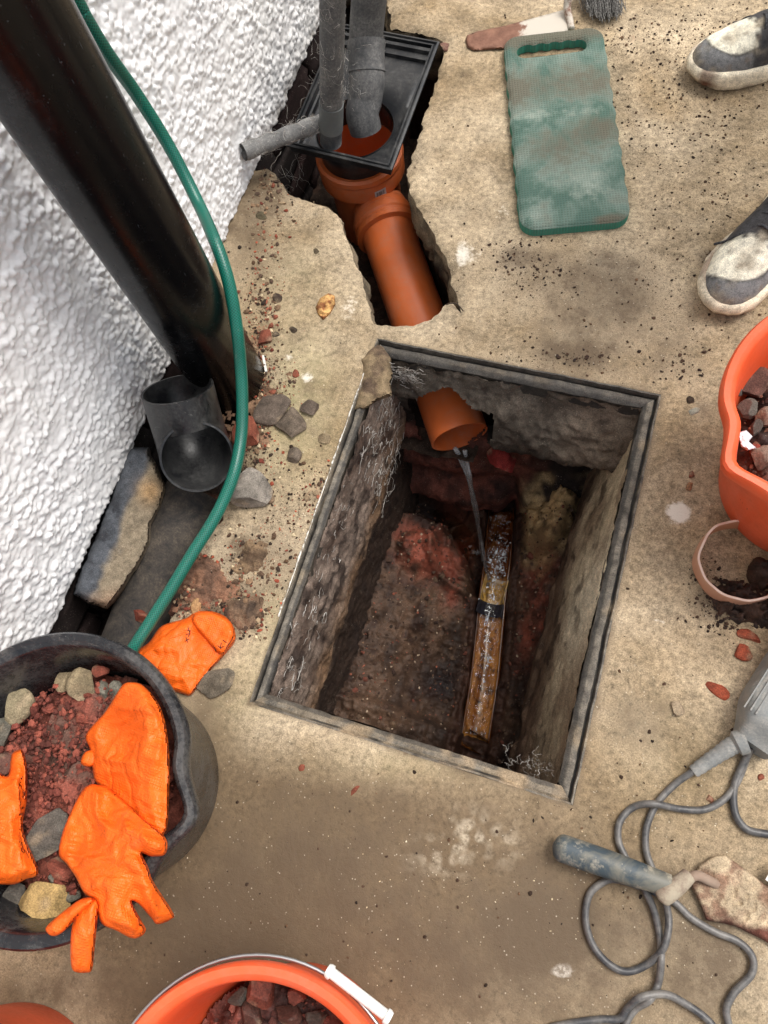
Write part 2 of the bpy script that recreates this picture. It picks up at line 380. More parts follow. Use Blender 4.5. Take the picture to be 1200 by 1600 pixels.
def ground_masks(P):
    P3 = np.concatenate([P[:, :2], np.zeros((len(P), 1))], 1)
    dirt = stain(P, [(850, 430, 110, 60, .38), (805, 400, 30, 20, .45), (960, 440, 90, 60, .30), (1060, 560, 60, 60, .3), (870, 530, 90, 40, .30), (1000, 480, 120, 60, .3), (930, 570, 90, 30, .35), (905, 555, 60, 30, .3),
        (1120, 405, 30, 20, .7), (400, 900, 60, 70, .25), (385, 860, 30, 25, .5), (375, 955, 35, 30, .7), (430, 850, 40, 50, .22), (330, 930, 40, 60, .5), (300, 1120, 60, 50, .45), (340, 1000, 40, 50, .2), (400, 700, 30, 60, .35),
        (420, 440, 60, 90, .3), (395, 360, 30, 60, .45), (430, 300, 40, 30, .5), (1130, 940, 60, 30, .8), (1010, 1130, 60, 60, .32), (960, 1100, 60, 120, .2), (1100, 640, 20, 20, .4),
        (400, 1400, 160, 130, .46), (560, 1330, 220, 110, .36), (700, 1500, 230, 110, .52), (330, 1480, 110, 100, .5), (840, 1450, 70, 90, .48), (60, 1550, 180, 60, .5), (1000, 1420, 170, 150, .30), (1110, 1550, 120, 90, .3), (620, 1230, 300, 60, .12),
        (1000, 700, 30, 80, .12), (1120, 1480, 60, 60, .35), (640, 500, 80, 20, .12), (560, 760, 40, 60, .08)])
    red = stain(P, [(400, 540, 22, 50, .55), (420, 620, 20, 30, .5), (375, 680, 30, 40, .6), (500, 770, 25, 30, .4), (450, 740, 30, 30, .25), (340, 920, 40, 40, .5), (290, 930, 40, 60, .5), (420, 800, 25, 80, .22), (1160, 1010, 40, 30, .35),
        (1110, 1080, 30, 20, .3), (990, 60, 40, 12, .4), (380, 450, 15, 20, .3), (1180, 1440, 60, 40, .3), (700, 1480, 160, 110, .10)])
    pale = stain(P, [(785, 330, 22, 25, .42), (745, 400, 25, 25, .38), (720, 395, 14, 35, .5), (545, 480, 25, 40, .45), (480, 520, 30, 40, .25), (1062, 800, 20, 17, .95), (878, 1517, 20, 12, 1.0), (1155, 1330, 60, 20, .2), (480, 590, 14, 10, .7), (830, 45, 40, 20, .3),
        (1030, 970, 20, 6, .4), (950, 60, 60, 40, .12), (450, 560, 12, 10, .5), (440, 1040, 40, 60, -.1), (1030, 860, 60, 120, .16), (1040, 250, 160, 160, .12), (700, 30, 100, 50, .15)])
    spk = stain(P, [(1000, 180, 160, 150, .62), (1130, 240, 120, 120, .6), (960, 60, 120, 40, .4), (1150, 40, 60, 40, .5), (1020, 450, 180, 110, .35), (850, 420, 100, 60, .3), (450, 350, 90, 90, .25), (1000, 900, 120, 200, .12), (950, 1400, 200, 200, .1), (460, 800, 60, 120, .3), (420, 1350, 200, 150, .2), (720, 200, 40, 90, .12)])
    prn = stain(P, [(735, 1305, 40, 32, .95), (690, 1340, 45, 30, .5), (790, 1320, 20, 30, .4)])
    moss = stain(P, [(470, 600, 60, 90, .6), (450, 680, 60, 80, .5), (430, 980, 40, 60, .6), (380, 1080, 50, 60, .35), (450, 440, 60, 60, .3), (1040, 1180, 80, 90, .15), (640, 1190, 130, 30, .3)])
    edge = np.minimum(pdist(P, TAd[::3]), pdist(P, TBd[::3]))
    # foot of the rendered wall and of the trench edges stay grubby
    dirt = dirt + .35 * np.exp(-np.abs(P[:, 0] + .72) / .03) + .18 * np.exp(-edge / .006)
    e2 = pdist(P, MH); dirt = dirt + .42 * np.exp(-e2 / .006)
    z = np.clip
    return np.stack([z(dirt, 0, 1.2), z(red, 0, 1), z(pale, 0, 1)], 1), np.stack([z(spk, 0, 1), z(prn, 0, 1), z(moss, 0, 1)], 1)
def build_slab():
    st = .0085
    gx, gy = np.meshgrid(np.arange(-.845, .56, st), np.arange(-.62, 1.78, st), indexing='ij')
    P = np.stack([gx.ravel(), gy.ravel()], 1) + rng.uniform(-.002, .002, (gx.size, 2))
    g2x, g2y = np.meshgrid(np.arange(-.8, 2.55, .07), np.arange(-2.15, 3.55, .07), indexing='ij'); P2 = np.stack([g2x.ravel(), g2y.ravel()], 1)
    P2 = P2[(P2[:, 0] > .60) | (P2[:, 1] < -.66) | (P2[:, 1] > 1.82)]
    near = (pip(P, TAd) | pip(P, TBd) | pip(P, MHd)); P = P[~near]
    d = np.minimum(np.minimum(pdist(P, TAd[::2]), pdist(P, TBd[::2])), pdist(P, MH)); P = P[d > .004]
    v, f = cdt([OUT, TAd, TBd, MHd], np.vstack([P, P2]))
    P3 = np.concatenate([v, np.zeros((len(v), 1))], 1)
    z = .0016 * fbm(P3, 6, 3, 4) + .0006 * fbm(P3, 60, 3, 9)
    dA = pdist(v, TAd[::2]); dB = pdist(v, TBd[::2])
    z = z - .006 * np.exp(-dA / .004) * (1 + fbm(P3, 50, 2, 2)) - .012 * np.exp(-dB / .012)
    z = z * (1 - np.exp(-pdist(v, MH) / .004))
    V = np.concatenate([v, z[:, None]], 1); m1, m2 = ground_masks(v); wash_shade = stain(v, [(580, 1270, 260, 70, .38), (330, 1250, 90, 120, .4), (560, 1420, 330, 170, .85), (250, 1480, 200, 160, .7), (800, 1420, 200, 120, .55), (420, 1230, 140, 80, .35), (1050, 1380, 200, 160, .38), (1030, 1130, 140, 110, .25), (900, 520, 200, 70, .22), (840, 420, 70, 40, .25), (430, 860, 60, 120, .35), (330, 1120, 60, 90, .5), (400, 640, 50, 120, .25), (390, 380, 50, 90, .3), (640, 1600, 700, 90, .5), (700, 1250, 300, 60, .2)]); m3 = np.stack([np.clip(wash_shade, 0, 1)] * 3, 1)  # mud stains, with standing shade painted brown over the foreground
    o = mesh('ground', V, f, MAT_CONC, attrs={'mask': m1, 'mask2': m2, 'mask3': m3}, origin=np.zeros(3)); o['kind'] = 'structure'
    # broken sides of the slab and the earth below, one strip per opening
    for nm, L, dep, off in (('trench_side', TAd, .36, .0), ('gully_side', TBd, .30, .02)):
        n = len(L); rows = 26; cen = L.mean(0)
        T = np.roll(L, -1, 0) - np.roll(L, 1, 0); Nn = np.stack([T[:, 1], -T[:, 0]], 1); Nn /= np.linalg.norm(Nn, axis=1)[:, None] + 1e-9
        if pip((L + Nn * .003)[:1], L)[0]: Nn = -Nn           # pointing away from the opening
        ZZ = np.linspace(0, 1, rows) ** 1.1
        V = []; C = []
        vz = -.006 * 1 - .012 * (nm == 'gully_side')
        for i, t in enumerate(ZZ):
            zz = vz - dep * t; q = np.concatenate([L, np.full((n, 1), zz)], 1)
            k = sm(0, .02, -zz + vz)
            dd = .010 * fbm(q, 28, 4, 31) + .006 * ridge(q, 60, 3, 8) - .004 + off * t + .02 * sm(-.09, -.13, zz)
            V.append(np.concatenate([L + Nn * (dd * k)[:, None], (np.full((n, 1), zz))], 1))
            conc = sm(-.125, -.085, q[:, 2] + .02 * fbm(q, 20, 2, 3))
            c = mixc(S(62, 48, 38), S(136, 122, 100), conc); c = mixc(c, S(38, 32, 28), sm(.0, .5, fbm(q, 22, 3, 12))); C.append(c)
        o = mesh(nm, np.vstack(V), grid_faces(rows, n, True), MAT_EARTH, col=np.vstack(C)); o['kind'] = 'structure'
build_slab()
def heightfield(name, x0, x1, y0, y1, st, zf, cf, mat, kind='structure', mask=None, label=None, cat=None):
    xs = np.arange(x0, x1 + st / 2, st); ys = np.arange(y0, y1 + st / 2, st); gx, gy = np.meshgrid(xs, ys, indexing='ij')
    P = np.stack([gx.ravel(), gy.ravel(), 0 * gx.ravel()], 1); z = zf(P); V = P.copy(); V[:, 2] = z
    Fq = grid_faces(len(xs), len(ys))[:, ::-1]
    Fq = grid_faces(len(xs), len(ys))
    Fq = Fq[:, [0, 3, 2, 1]][:, ::-1] if False else Fq[:, [0, 3, 2, 1]]
    Fq = Fq[:, ::-1] if np.cross(V[Fq[0, 1]] - V[Fq[0, 0]], V[Fq[0, 2]] - V[Fq[0, 1]])[2] < 0 else Fq
    if mask is not None: Fq = Fq[mask(V[Fq].mean(1))]
    return tag(mesh(name, V, Fq, mat, col=cf(V)), label, cat, kind=kind)
# earth at the bottom of both openings
def zA(P): return -.30 + .03 * fbm(P, 14, 4, 3) + .012 * ridge(P, 50, 3, 4) + .02 * sm(.9, .72, P[:, 1])
def cA(V): return mixc(S(58, 46, 38), S(84, 60, 48), sm(-.1, .5, fbm(V, 18, 3, 5)))
heightfield('trench_bed', -.83, -.18, .60, 1.62, .006, zA, cA, MAT_EARTH)
TB_EDGE = TBd
def zB(P):
    d = pdist(P[:, :2], TBd[::4]); ins = np.where(pip(P[:, :2], TBd), 1, -1) * d
    e = sm(-.70, -.58, P[:, 0] + .04 * fbm(P, 9, 2, 6)); z = -.26 + .21 * e
    return z + .012 * fbm(P, 26, 4, 3) + .010 * ridge(P, 60, 3, 2) - .02 - .02 * sm(0.05, 0, ins)
def cB(V):
    c = mixc(S(74, 58, 46), S(48, 40, 36), sm(-.2, .3, fbm(V, 16, 3, 8))); c = mixc(c, S(108, 68, 54), .8 * sm(.15, .45, fbm(V, 24, 3, 18))); return c
heightfield('gully_bed', -.83, -.44, -.16, .74, .005, zB, cB, MAT_EARTH)

# ================================================================== RENDERED HOUSE WALL (real pebble-dash relief)
def wall_mat():
    q = M('white render', .62, .35); n = q.noise(420, 4, .7); big = q.noise(2.2, 4, .6)
    c = q.mix(q.ramp(big, [(.35, 0), (.65, 1)]), (.84, .84, .85), (.88, .87, .85))
    a = q.sep(q.attr('mask')); c = q.mix(q.math('MULTIPLY', a[0], q.ramp(q.noise(70, 5, .7), [(.3, .2), (.6, 1)])), c, (.30, .27, .23))
    c = q.mix(q.ramp(q.math('MULTIPLY', q.ramp(q.vor(75), [(.05, 1), (.09, 0)]), q.ramp(q.noise(14, 3), [(.62, 0), (.66, 1)])), [(0, 0), (1, .8)]), c, (.12, .09, .07))
    q.col(c); q.bump(n, .3, .0008); return q.done()
WX = -.72
def build_wall():
    ys = np.concatenate([np.arange(-2.2, -.12, .03), np.arange(-.12, 1.62, .0027), np.arange(1.63, 3.6, .03)])
    zs = np.concatenate([np.arange(-.012, .90, .0027), np.arange(.93, 2.9, .03)])
    gy, gz = np.meshgrid(ys, zs, indexing='ij'); P = np.stack([0 * gy.ravel(), gy.ravel(), gz.ravel()], 1)
    Wp = P + .0035 * np.stack([0 * gy.ravel(), fbm(P, 55, 2, 41), fbm(P + 3, 55, 2, 44)], 1)
    f1, f2, cid = worley(Wp, 104, 3, 3, True); a = np.clip(1 - f1 * f1 * 1.5, 0, 1) * (.35 + .8 * cid)
    g1, gid = worley(Wp + 5, 190, 9); b = np.clip(1 - g1 * g1 * 1.4, 0, 1) * (.3 + .7 * gid)
    h = .0060 * a * sm(-.6, .3, fbm(P, 30, 3, 6) + .18) + .0018 * b + .0022 * fbm(P, 30, 4, 2) + .0015 * fbm(P, 9, 2, 1)
    edge = sm(.004, -.014, P[:, 2] + .006 * fbm(P, 60, 3, 77)); h = h - .02 * edge
    V = P.copy(); V[:, 0] = WX - .006 + h; V[:, 2] += .012 * fbm(P, 25, 3, 71) * sm(.03, -.03, P[:, 2])
    m = np.zeros((len(V), 3)); m[:, 0] = np.clip(.65 * sm(.045, -.02, P[:, 2]) + .45 * sm(.3, .0, P[:, 2]) * sm(.9, 1.2, P[:, 1]), 0, 1)
    Fq = grid_faces(len(ys), len(zs))
    if np.cross(V[Fq[0, 1]] - V[Fq[0, 0]], V[Fq[0, 2]] - V[Fq[0, 1]])[0] < 0: Fq = Fq[:, ::-1]
    w = empty('house_wall', (WX, .7, -.03), 'white pebble-dashed house wall rising behind the black soil pipe', 'wall')
    mesh('render_coat', V, Fq, wall_mat(), w, attrs={'mask': m})
    v, f = box(-1.0, WX - .045, -2.2, 3.6, .02, 2.9); q = M('brick core', .9); q.col((.5, .48, .45)); mesh('core', v, f, q.done(), w, smooth=False)
    # brick footing below the render, set back
    y0 = -.4; k = 0; bm_ = None
    for row in range(4):
        for i in range(10):
            yy = -.35 + i * .225 + (row % 2) * .11
            s_, f_ = rock_shape(400 + (k % 5), (.1, .215, .066), 3, 0, .02); bb = np.clip(s_ * 1.5, -np.array([.05, .1075, .033]), [.05, .1075, .033])
            if bm_ is None: bm_ = earthy('old brick', 1, 1, .9); cc = S(70, 56, 50)
            o = mesh('brick', bb + np.array([WX - .075, yy, -.075 - row * .077]), f_, bm_, w, col=np.tile(S(40 + (k * 7) % 10, 36, 34), (len(bb), 1))); k += 1
build_wall()

# ================================================================== MANHOLE: frame, chamber, benching
rail_m = earthy('rusted frame', 1.0, 1.4, .6, .0018, .4)
fr = empty('manhole_frame', (-.128, .35, -.03), 'grey rusted steel manhole frame set flush in the concrete round the open chamber', 'manhole frame')
prof = [(0, -.012), (0, .0005), (.0035, .001), (.0045, -.003), (.006, -.0105), (.009, -.0105), (.0105, -.0055), (.014, -.005), (.020, -.006), (.0225, -.0075), (.027, -.009), (.030, -.012), (.031, -.040)]
def rail(a, b, inn, name='rail', sd=0, w=1.0, bury=0):
    a = np.array(a, float); b = np.array(b, float); inn = np.array(inn, float); L = np.linalg.norm(b - a); n = int(L / .003); V = []; C = []
    d = (b - a) / L
    for i in range(n + 1):
        t = i / n; s = a + (b - a) * t
        for (u, z) in prof:
            mi = min(t * L, (1 - t) * L); uu = u * w
            uu = min(uu, 9); sh = np.clip(uu, 0, .031)
            p = s + inn * uu
            # mitre
            if t * L < sh: p = p + d * (sh - t * L)
            if (1 - t) * L < sh: p = p - d * (sh - (1 - t) * L)
            V.append((p[0], p[1], z))
    V = np.array(V); q = V.copy()
    V[:, 2] += .0007 * fbm(q, 40, 3, sd) + .0009 * fbm(q, 300, 3, sd + 4)
    V[:, :2] += .0016 * (inn[None] * fbm(q, 45, 3, sd + 9)[:, None])
    lev = (-.0045 if bury else -.0115) + .0055 * fbm(q, 16, 4, sd + 50) + .0015 * fbm(q, 120, 3, 5)
    bur = (lev > V[:, 2]) & (V[:, 2] > -.03); V[:, 2] = np.where(bur, lev, V[:, 2])
    C = mixc(S(112, 105, 94), S(82, 77, 70), sm(-.3, .4, fbm(q, 90, 5, sd + 2))); C = mixc(C, S(128, 114, 94), .8 * sm(.1, .5, fbm(q, 26, 4, sd + 6)))
    C = mixc(C, S(40, 37, 34), sm(-.0065, -.0105, q[:, 2]) * .8)
    C = mixc(C, S(128, 114, 94), bur * .45); pi_ = np.tile(np.arange(len(prof)), n + 1); C = mixc(C, S(26, 25, 24), .85 * np.isin(pi_, [4, 5]) * sm(.35, .0, fbm(q, 20, 3, sd + 60))); C = mixc(C, S(46, 45, 44), .6 * np.isin(pi_, [9, 10, 11])); C = mixc(C, S(58, 56, 54), .6 * (sd == 3) * np.ones(len(C)))  # groove shade painted in as dark tint
    if bury: C = mixc(C, S(140, 122, 98), sm(-.1, .4, fbm(q, 30, 3, 33)))
    o = mesh(name, V, grid_faces(n + 1, len(prof)), rail_m, fr, col=C); return autosmooth(o, 32)
XL, XR, Y0, Y1 = -.371, .115, .024, .675
rail((XL, Y0), (XL, Y1), (1, 0), sd=1, w=.62); rail((XR, Y0), (XR, Y1), (-1, 0), sd=2, w=.82); rail((XL, Y1), (XR, Y1), (0, -1), sd=3, w=.85); rail((XL, Y0), (XR, Y0), (0, 1), sd=4, w=.66, bury=1)
# flaking white paint line along the left outer edge
pv = []; q_ = M('old white paint', .7); q_.col(q_.mix(q_.ramp(q_.noise(120, 4), [(.45, 0), (.55, 1)]), (.25, .22, .18), (.72, .70, .64)))
v, f = box(XL - .0045, XL - .0005, .10, .60, -.004, .003); 
n_ = 160; V = []
for i in range(n_ + 1):
    y = .16 + .46 * i / n_; wv = .0010 + .0012 * max(-.6, math.sin(i * .31) * math.sin(i * .113 + 1) + .4 * math.sin(i * 1.7))
    V += [(XL - .001 - wv, y, -.002), (XL - .001 - wv, y, .0024), (XL - .0008, y, .0028), (XL - .0008, y, -.002)]
mesh('paint_edge', np.array(V), grid_faces(n_ + 1, 4), q_.done(), fr)

WALL_B = earthy('chamber wall', 1.0, 1.0, .75, .004, .9)
def wall_surface(nm, u0, u1, pos, cf, nz=150, st=.004, z0=-.012, z1=-.66, hole=None, flip=False):
    us = np.arange(u0, u1 + st / 2, st); zs = np.linspace(z0, z1, nz); gu, gz = np.meshgrid(us, zs, indexing='ij')
    V = pos(gu.ravel(), gz.ravel()); Fq = grid_faces(len(us), nz)
    if hole is not None:
        c = np.stack([gu.ravel(), gz.ravel()], 1)[Fq].mean(1); Fq = Fq[~hole(c)]
    if flip: Fq = Fq[:, ::-1]
    o = mesh(nm, V, Fq, WALL_B, col=cf(V)); o['kind'] = 'structure'; return o
xi0, xi1, yi0, yi1 = XL + .019, XR - .0255, Y0 + .019, Y1 - .0265
def nz3(u, z, k): return np.stack([u, z, 0 * u + k], 1)
def pL(u, z):
    q = nz3(u, z, 1.0); d = .008 * sm(-.02, -.12, z) + .006 * sm(-.12, -.24, z) - .006 * sm(-.27, -.30, z + .02 * fbm(q, 9, 2, 3)) + .022 * sm(-.36, -.55, z)
    d = d + .007 * fbm(q, 22, 5, 3) + .004 * ridge(q, 70, 3, 5); return np.stack([xi0 + d, u, z], 1)
def cL(V):
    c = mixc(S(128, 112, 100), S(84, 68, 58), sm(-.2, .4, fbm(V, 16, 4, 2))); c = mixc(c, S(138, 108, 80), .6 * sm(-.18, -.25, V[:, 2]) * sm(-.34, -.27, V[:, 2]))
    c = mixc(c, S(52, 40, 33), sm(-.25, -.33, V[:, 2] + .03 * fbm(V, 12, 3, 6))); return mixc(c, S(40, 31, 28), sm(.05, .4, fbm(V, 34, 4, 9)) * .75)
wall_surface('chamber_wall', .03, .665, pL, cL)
def pR(u, z):
    q = nz3(u, z, 2.0); d = (.056 * sm(-.01, -.44, z)) - .035 * sm(-.47, -.53, z + .025 * fbm(q, 8, 2, 13)) - .006 * sm(.5, .62, u)
    d = d + .004 * fbm(q, 14, 4, 23) + .0022 * ridge(q, 80, 3, 25) + .008 * sm(.2, .5, fbm(q, 10, 3, 8)) * sm(-.1, -.4, z); return np.stack([xi1 - d, u, z], 1)
def cR(V):
    z = V[:, 2]; c = mixc(S(186, 168, 138), S(142, 122, 98), sm(-.3, .3, fbm(V, 10, 4, 2)))
    c = mixc(c, S(240, 226, 196), .8 * np.exp(-((V[:, 1] - .33) / .09) ** 2) * sm(-.35, -.1, z))  # pale mid-wall patch paints brighter light into the tint
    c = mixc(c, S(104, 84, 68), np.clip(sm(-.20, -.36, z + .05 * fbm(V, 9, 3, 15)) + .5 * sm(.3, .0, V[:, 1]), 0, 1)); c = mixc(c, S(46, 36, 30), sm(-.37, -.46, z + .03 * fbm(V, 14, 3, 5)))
    c = mixc(c, S(58, 44, 35), sm(.05, .4, fbm(V, 26, 4, 19)) * .8 * sm(.52, .30, np.abs(V[:, 1] - .45)) * sm(-.08, -.2, z)); return c
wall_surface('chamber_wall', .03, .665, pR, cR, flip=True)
def pN(u, z):
    q = nz3(u, z, 3.0); d = -.02 * sm(-.03, -.12, z) + .006 * fbm(q, 22, 4, 33); return np.stack([u, yi0 + d, z], 1)
wall_surface('chamber_wall', XL + .02, XR - .02, pN, lambda V: mixc(S(74, 58, 48), S(48, 38, 33), sm(-.2, .3, fbm(V, 16, 3, 3))), flip=True)
# far wall with a ragged hole round the drain pipe
HP = []
for (x, y) in [(636, 625), (650, 614), (668, 606), (690, 601), (708, 604), (728, 615), (745, 628), (776, 631), (779, 648), (768, 664), (752, 680), (730, 690), (700, 696), (672, 690), (650, 668), (640, 645)]:
    p = Gy(x, y, yi1 - .005); HP.append((p[0], p[2]))
HP = np.array(HP); HPd = densify(HP, .006, jit=.004, sc=50, s=3)
def pF(u, z):
    q = nz3(u, z, 4.0); right = sm(-.20, -.14, u)
    d = .018 * sm(-.03, -.09, z) - .02 * sm(-.10, -.16, z) * (1 - right) + right * (.034 * sm(-.05, -.16, z) - .075 * sm(-.165, -.215, z + .012 * fbm(q, 16, 3, 3)))
    led = sm(-.255, -.285, z + .012 * fbm(q, 14, 3, 11)) * sm(-.05, -.10, u + .02 * fbm(q, 20, 2, 6)) 
    wl_ = sm(-.09, -.13, u); d = d + .016 * led + wl_ * (.022 * np.exp(-((z + .36 + .02 * fbm(q, 9, 2, 71)) / .035) ** 2) + .050 * sm(-.42, -.48, z + .02 * fbm(q, 12, 3, 72)) - .13 * sm(-.505, -.53, z + .018 * np.sin((u + .22) * 17)))
    crust = sm(-.33, -.42, z + .02 * fbm(q, 18, 3, 12)) * sm(-.11, -.06, u); d = d + .07 * crust
    d = d + .007 * fbm(q, 24, 5, 43) + .005 * ridge(q, 60, 3, 45); return np.stack([u, yi1 - d, z], 1)
def cF(V):
    z = V[:, 2]; c = mixc(S(100, 92, 82), S(70, 62, 54), sm(-.3, .3, fbm(V, 18, 4, 2)))
    c = mixc(c, S(130, 114, 98), sm(-.05, .01, V[:, 0]) * .5)
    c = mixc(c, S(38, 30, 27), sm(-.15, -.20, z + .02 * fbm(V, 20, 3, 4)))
    redm = np.clip(sm(-.235, -.265, z + .02 * fbm(V, 15, 3, 7)) * sm(-.04, -.10, V[:, 0] + .03 * fbm(V, 18, 3, 8)), 0, 1); c = mixc(c, S(118, 70, 58), redm * (.45 + .55 * sm(-.3, .25, fbm(V, 30, 4, 4))))
    cr = sm(-.34, -.40, z) * sm(-.10, -.05, V[:, 0]); c = mixc(c, S(190, 164, 122), cr * sm(-.35, .2, fbm(V, 22, 3, 5))); 
    return mixc(c, S(34, 28, 26), sm(.2, .5, fbm(V, 24, 4, 29)) * .7)
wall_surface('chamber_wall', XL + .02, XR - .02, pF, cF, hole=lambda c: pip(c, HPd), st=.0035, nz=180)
v, f = tube([(-.225, .664, -.175), (-.235, .712, -.172)], [.13, .12], 24, False)     # dark earth round the pipe, behind the wall
o = mesh('pipe_pocket', v, [q[::-1] for q in f], MAT_EARTH, col=np.tile(S(44, 34, 30), (len(v), 1))); o['kind'] = 'structure'

# floor: benching, main channel, curved side branch
CP = [(787, 770), (783, 800), (778, 870), (768, 950), (757, 1060), (743, 1150), (742, 1160)]
CW = np.array([G(x, y, -.60)[:2] for x, y in CP])
BR = np.array([G(x, y, -.58)[:2] for x, y in [(628, 800), (668, 795), (712, 815), (745, 860), (762, 915)]])
def segd(P, L):
    return pdist(P, L, False)
def chan_s(P): # signed offset from channel axis (x right)
    cx = np.interp(P[:, 1], CW[::-1, 1], CW[::-1, 0]); return P[:, 0] - cx
def zF(P):
    s = chan_s(P); q = P
    left = np.clip(-s - .046, 0, None); right = np.clip(s - .046, 0, None)
    z = -.575 + .10 * sm(0, .22, left) + .02 * sm(0, .02, left) + .11 * sm(0, .11, right) + .02 * sm(0, .015, right)
    z = z - .05 * sm(.037, .023, np.abs(s) + .013 * fbm(q, 24, 3, 91) - .002) * sm(.04, .08, P[:, 1])
    z = z + .045 * sm(.125, .095, P[:, 1]) + .016 * fbm(q, 16, 5, 3) + .008 * ridge(q, 55, 3, 9) + .004 * ridge(q, 130, 3, 99) + (.012 + .016 * fbm(q, 26, 4, 66)) * np.exp(-((np.abs(s) - .040) / .010) ** 2)
    cm = G(662, 872, -.53)[:2]; dm = np.linalg.norm(P[:, :2] - cm, axis=1); z = z + .045 * sm(.060, .025, dm + .012 * fbm(q, 22, 3, 6))
    db = segd(P, BR); z = z - .10 * sm(.050, .014, db) * sm(.36, .42, P[:, 1]); ac = G(745, 868, -.56)[:2]; da = np.linalg.norm(P[:, :2] - ac, axis=1) + .005 * fbm(q, 20, 3, 81); am = sm(.34, .40, P[:, 1]) * sm(.02, -.01, P[:, 0] - ac[0]); z = z + am * (.034 * np.exp(-((da - .098) / .012) ** 2) + .020 * np.exp(-((da - .066) / .009) ** 2))
    cc = G(850, 800, -.45)[:2]; d2 = np.linalg.norm((P[:, :2] - cc) / [.075, .08], axis=1); z = z + .10 * sm(1.1, .45, d2 + .25 * fbm(q, 22, 3, 16)) + .016 * sm(1.2, .6, d2) * ridge(q, 70, 3, 19)
    z = z - .03 * sm(.14, .04, np.linalg.norm(P[:, :2] - G(690, 1060, -.55)[:2], axis=1)) - .03 * sm(.12, .05, P[:, 1])
    return z
def cFl(V):
    c = mixc(S(86, 66, 52), S(52, 40, 33), sm(-.25, .3, fbm(V, 14, 4, 2)))
    red = stain2(V, [(662, 868, 42, 34, 1.3), (712, 775, 40, 16, 1.1), (838, 985, 22, 45, 1.1), (706, 925, 14, 24, .7), (840, 890, 28, 40, .5), (722, 850, 16, 40, .8), (800, 860, 16, 60, .5)], -.54)
    c = mixc(c, S(132, 72, 56), np.clip(red * (.25 + 1.0 * sm(-.3, .3, fbm(V, 34, 4, 7))), 0, 1))
    cr = stain2(V, [(850, 800, 58, 62, 1.5)], -.46); c = mixc(c, S(176, 148, 106), np.clip(cr - .3 + .5 * fbm(V, 28, 3, 5), 0, .95))
    bl = stain2(V, [(690, 1070, 60, 40, .9), (780, 1180, 90, 30, .7), (668, 800, 34, 26, 1.2), (560, 1050, 30, 90, .5), (840, 1080, 40, 60, .5)], -.56); c = mixc(c, S(30, 22, 22), np.clip(bl * 1.0, 0, .9))
    s = np.abs(chan_s(V)); c = mixc(c, S(62, 42, 33), sm(.065, .045, s)); return mixc(c, S(40, 26, 22), .7 * sm(.2, .45, fbm(V, 30, 4, 19)))
def stain2(P, L, z):
    r = np.zeros(len(P))
    for (px, py, rx, ry, a) in L:
        c = G(px, py, z)[:2]; s = np.linalg.norm(G(px + 10, py, z)[:2] - c) / 10; r = r + a * np.exp(-(((P[:, 0] - c[0]) / (rx * s)) ** 2 + ((P[:, 1] - c[1]) / (ry * s * 1.1)) ** 2))
    return r
heightfield('chamber_floor', XL, XR + .02, Y0 - .03, Y1 + .10, .0032, zF, cFl, earthy('wet silt', 1.15, 1.5, .48, .004, .6))

# clay channel and running water
def strip_mesh(L, z, offs, zo, n=160, zn=0, sc=60, wav=0, s=0):
    P = spline([(x, y, zz) for (x, y), zz in zip(L, z)], n); T = np.gradient(P, axis=0); T[:, 2] = 0; T /= np.linalg.norm(T, axis=1)[:, None]; Nn = np.stack([T[:, 1], -T[:, 0], 0 * T[:, 0]], 1)
    V = []
    for o_, h_ in zip(offs, zo):
        q = P + Nn * o_; q[:, 2] += h_; V.append(q)
    V = np.stack(V, 1).reshape(-1, 3)
    if zn: V[:, 2] += zn * fbm(V, sc, 3, s)
    return V, grid_faces(n, len(offs))
def clay_mat():
    q = M('glazed clay', .22, .6); q.b.inputs['Coat Weight'].default_value = .25; q.b.inputs['Coat Roughness'].default_value = .15
    n = q.noise(14, 5, .7, .8); c = q.ramp(n, [(.30, (.10, .04, .02)), (.42, (.42, .17, .04)), (.56, (.72, .34, .07)), (.7, (.48, .20, .05))])
    c = q.mix(q.ramp(q.noise(40, 5, .7), [(.5, 0), (.66, .9)]), c, (.05, .03, .025)); c = q.mix(1.0, c, q.attr('tint'), 'MULTIPLY'); q.col(c); q.bump(q.noise(50, 4), .5, .003); return q.done()
a = np.linspace(-math.pi / 2, math.pi / 2, 17)
offs = np.r_[-.034, .028 * np.sin(a), .034]; zo = np.r_[-.012, .030 * (1 - np.cos(a)) , -.012]
Lc = [tuple(G(x, y, -.6)[:2]) for x, y in CP[1:]]
ch = empty('clay_channel', (Lc[2][0], Lc[2][1], -.61), 'wet orange glazed clay channel pipe along the bottom of the chamber', 'drain channel')
v, f = strip_mesh(Lc, [-.598, -.600, -.602, -.605, -.607, -.61], offs, zo, 160, .0015, 30); kk = np.tile(np.arange(len(offs)), 160); tq = sm(G(770, 905, -.59)[1] - .01, G(770, 905, -.59)[1] + .02, v[:, 1]); tc_ = mixc(np.ones((len(v), 3)), (.30, .16, .14), tq); tc_ = mixc(tc_, (.42, .30, .22), np.exp(-((kk - 10.5 + 2.0 * fbm(v, 9, 2, 19)) / 1.6) ** 2)); tc_ = mixc(tc_, (.25, .16, .12), sm(5, 7.5, np.abs(kk - 9 + 1.5 * fbm(v, 20, 3, 9)))); mesh('channel', v, f, clay_mat(), ch, col=tc_)  # dark side tint paints rounding shade on the channel
Lj = [tuple(G(*p, -.585)[:2]) for p in [(777, 905), (771, 925), (768, 943)]]
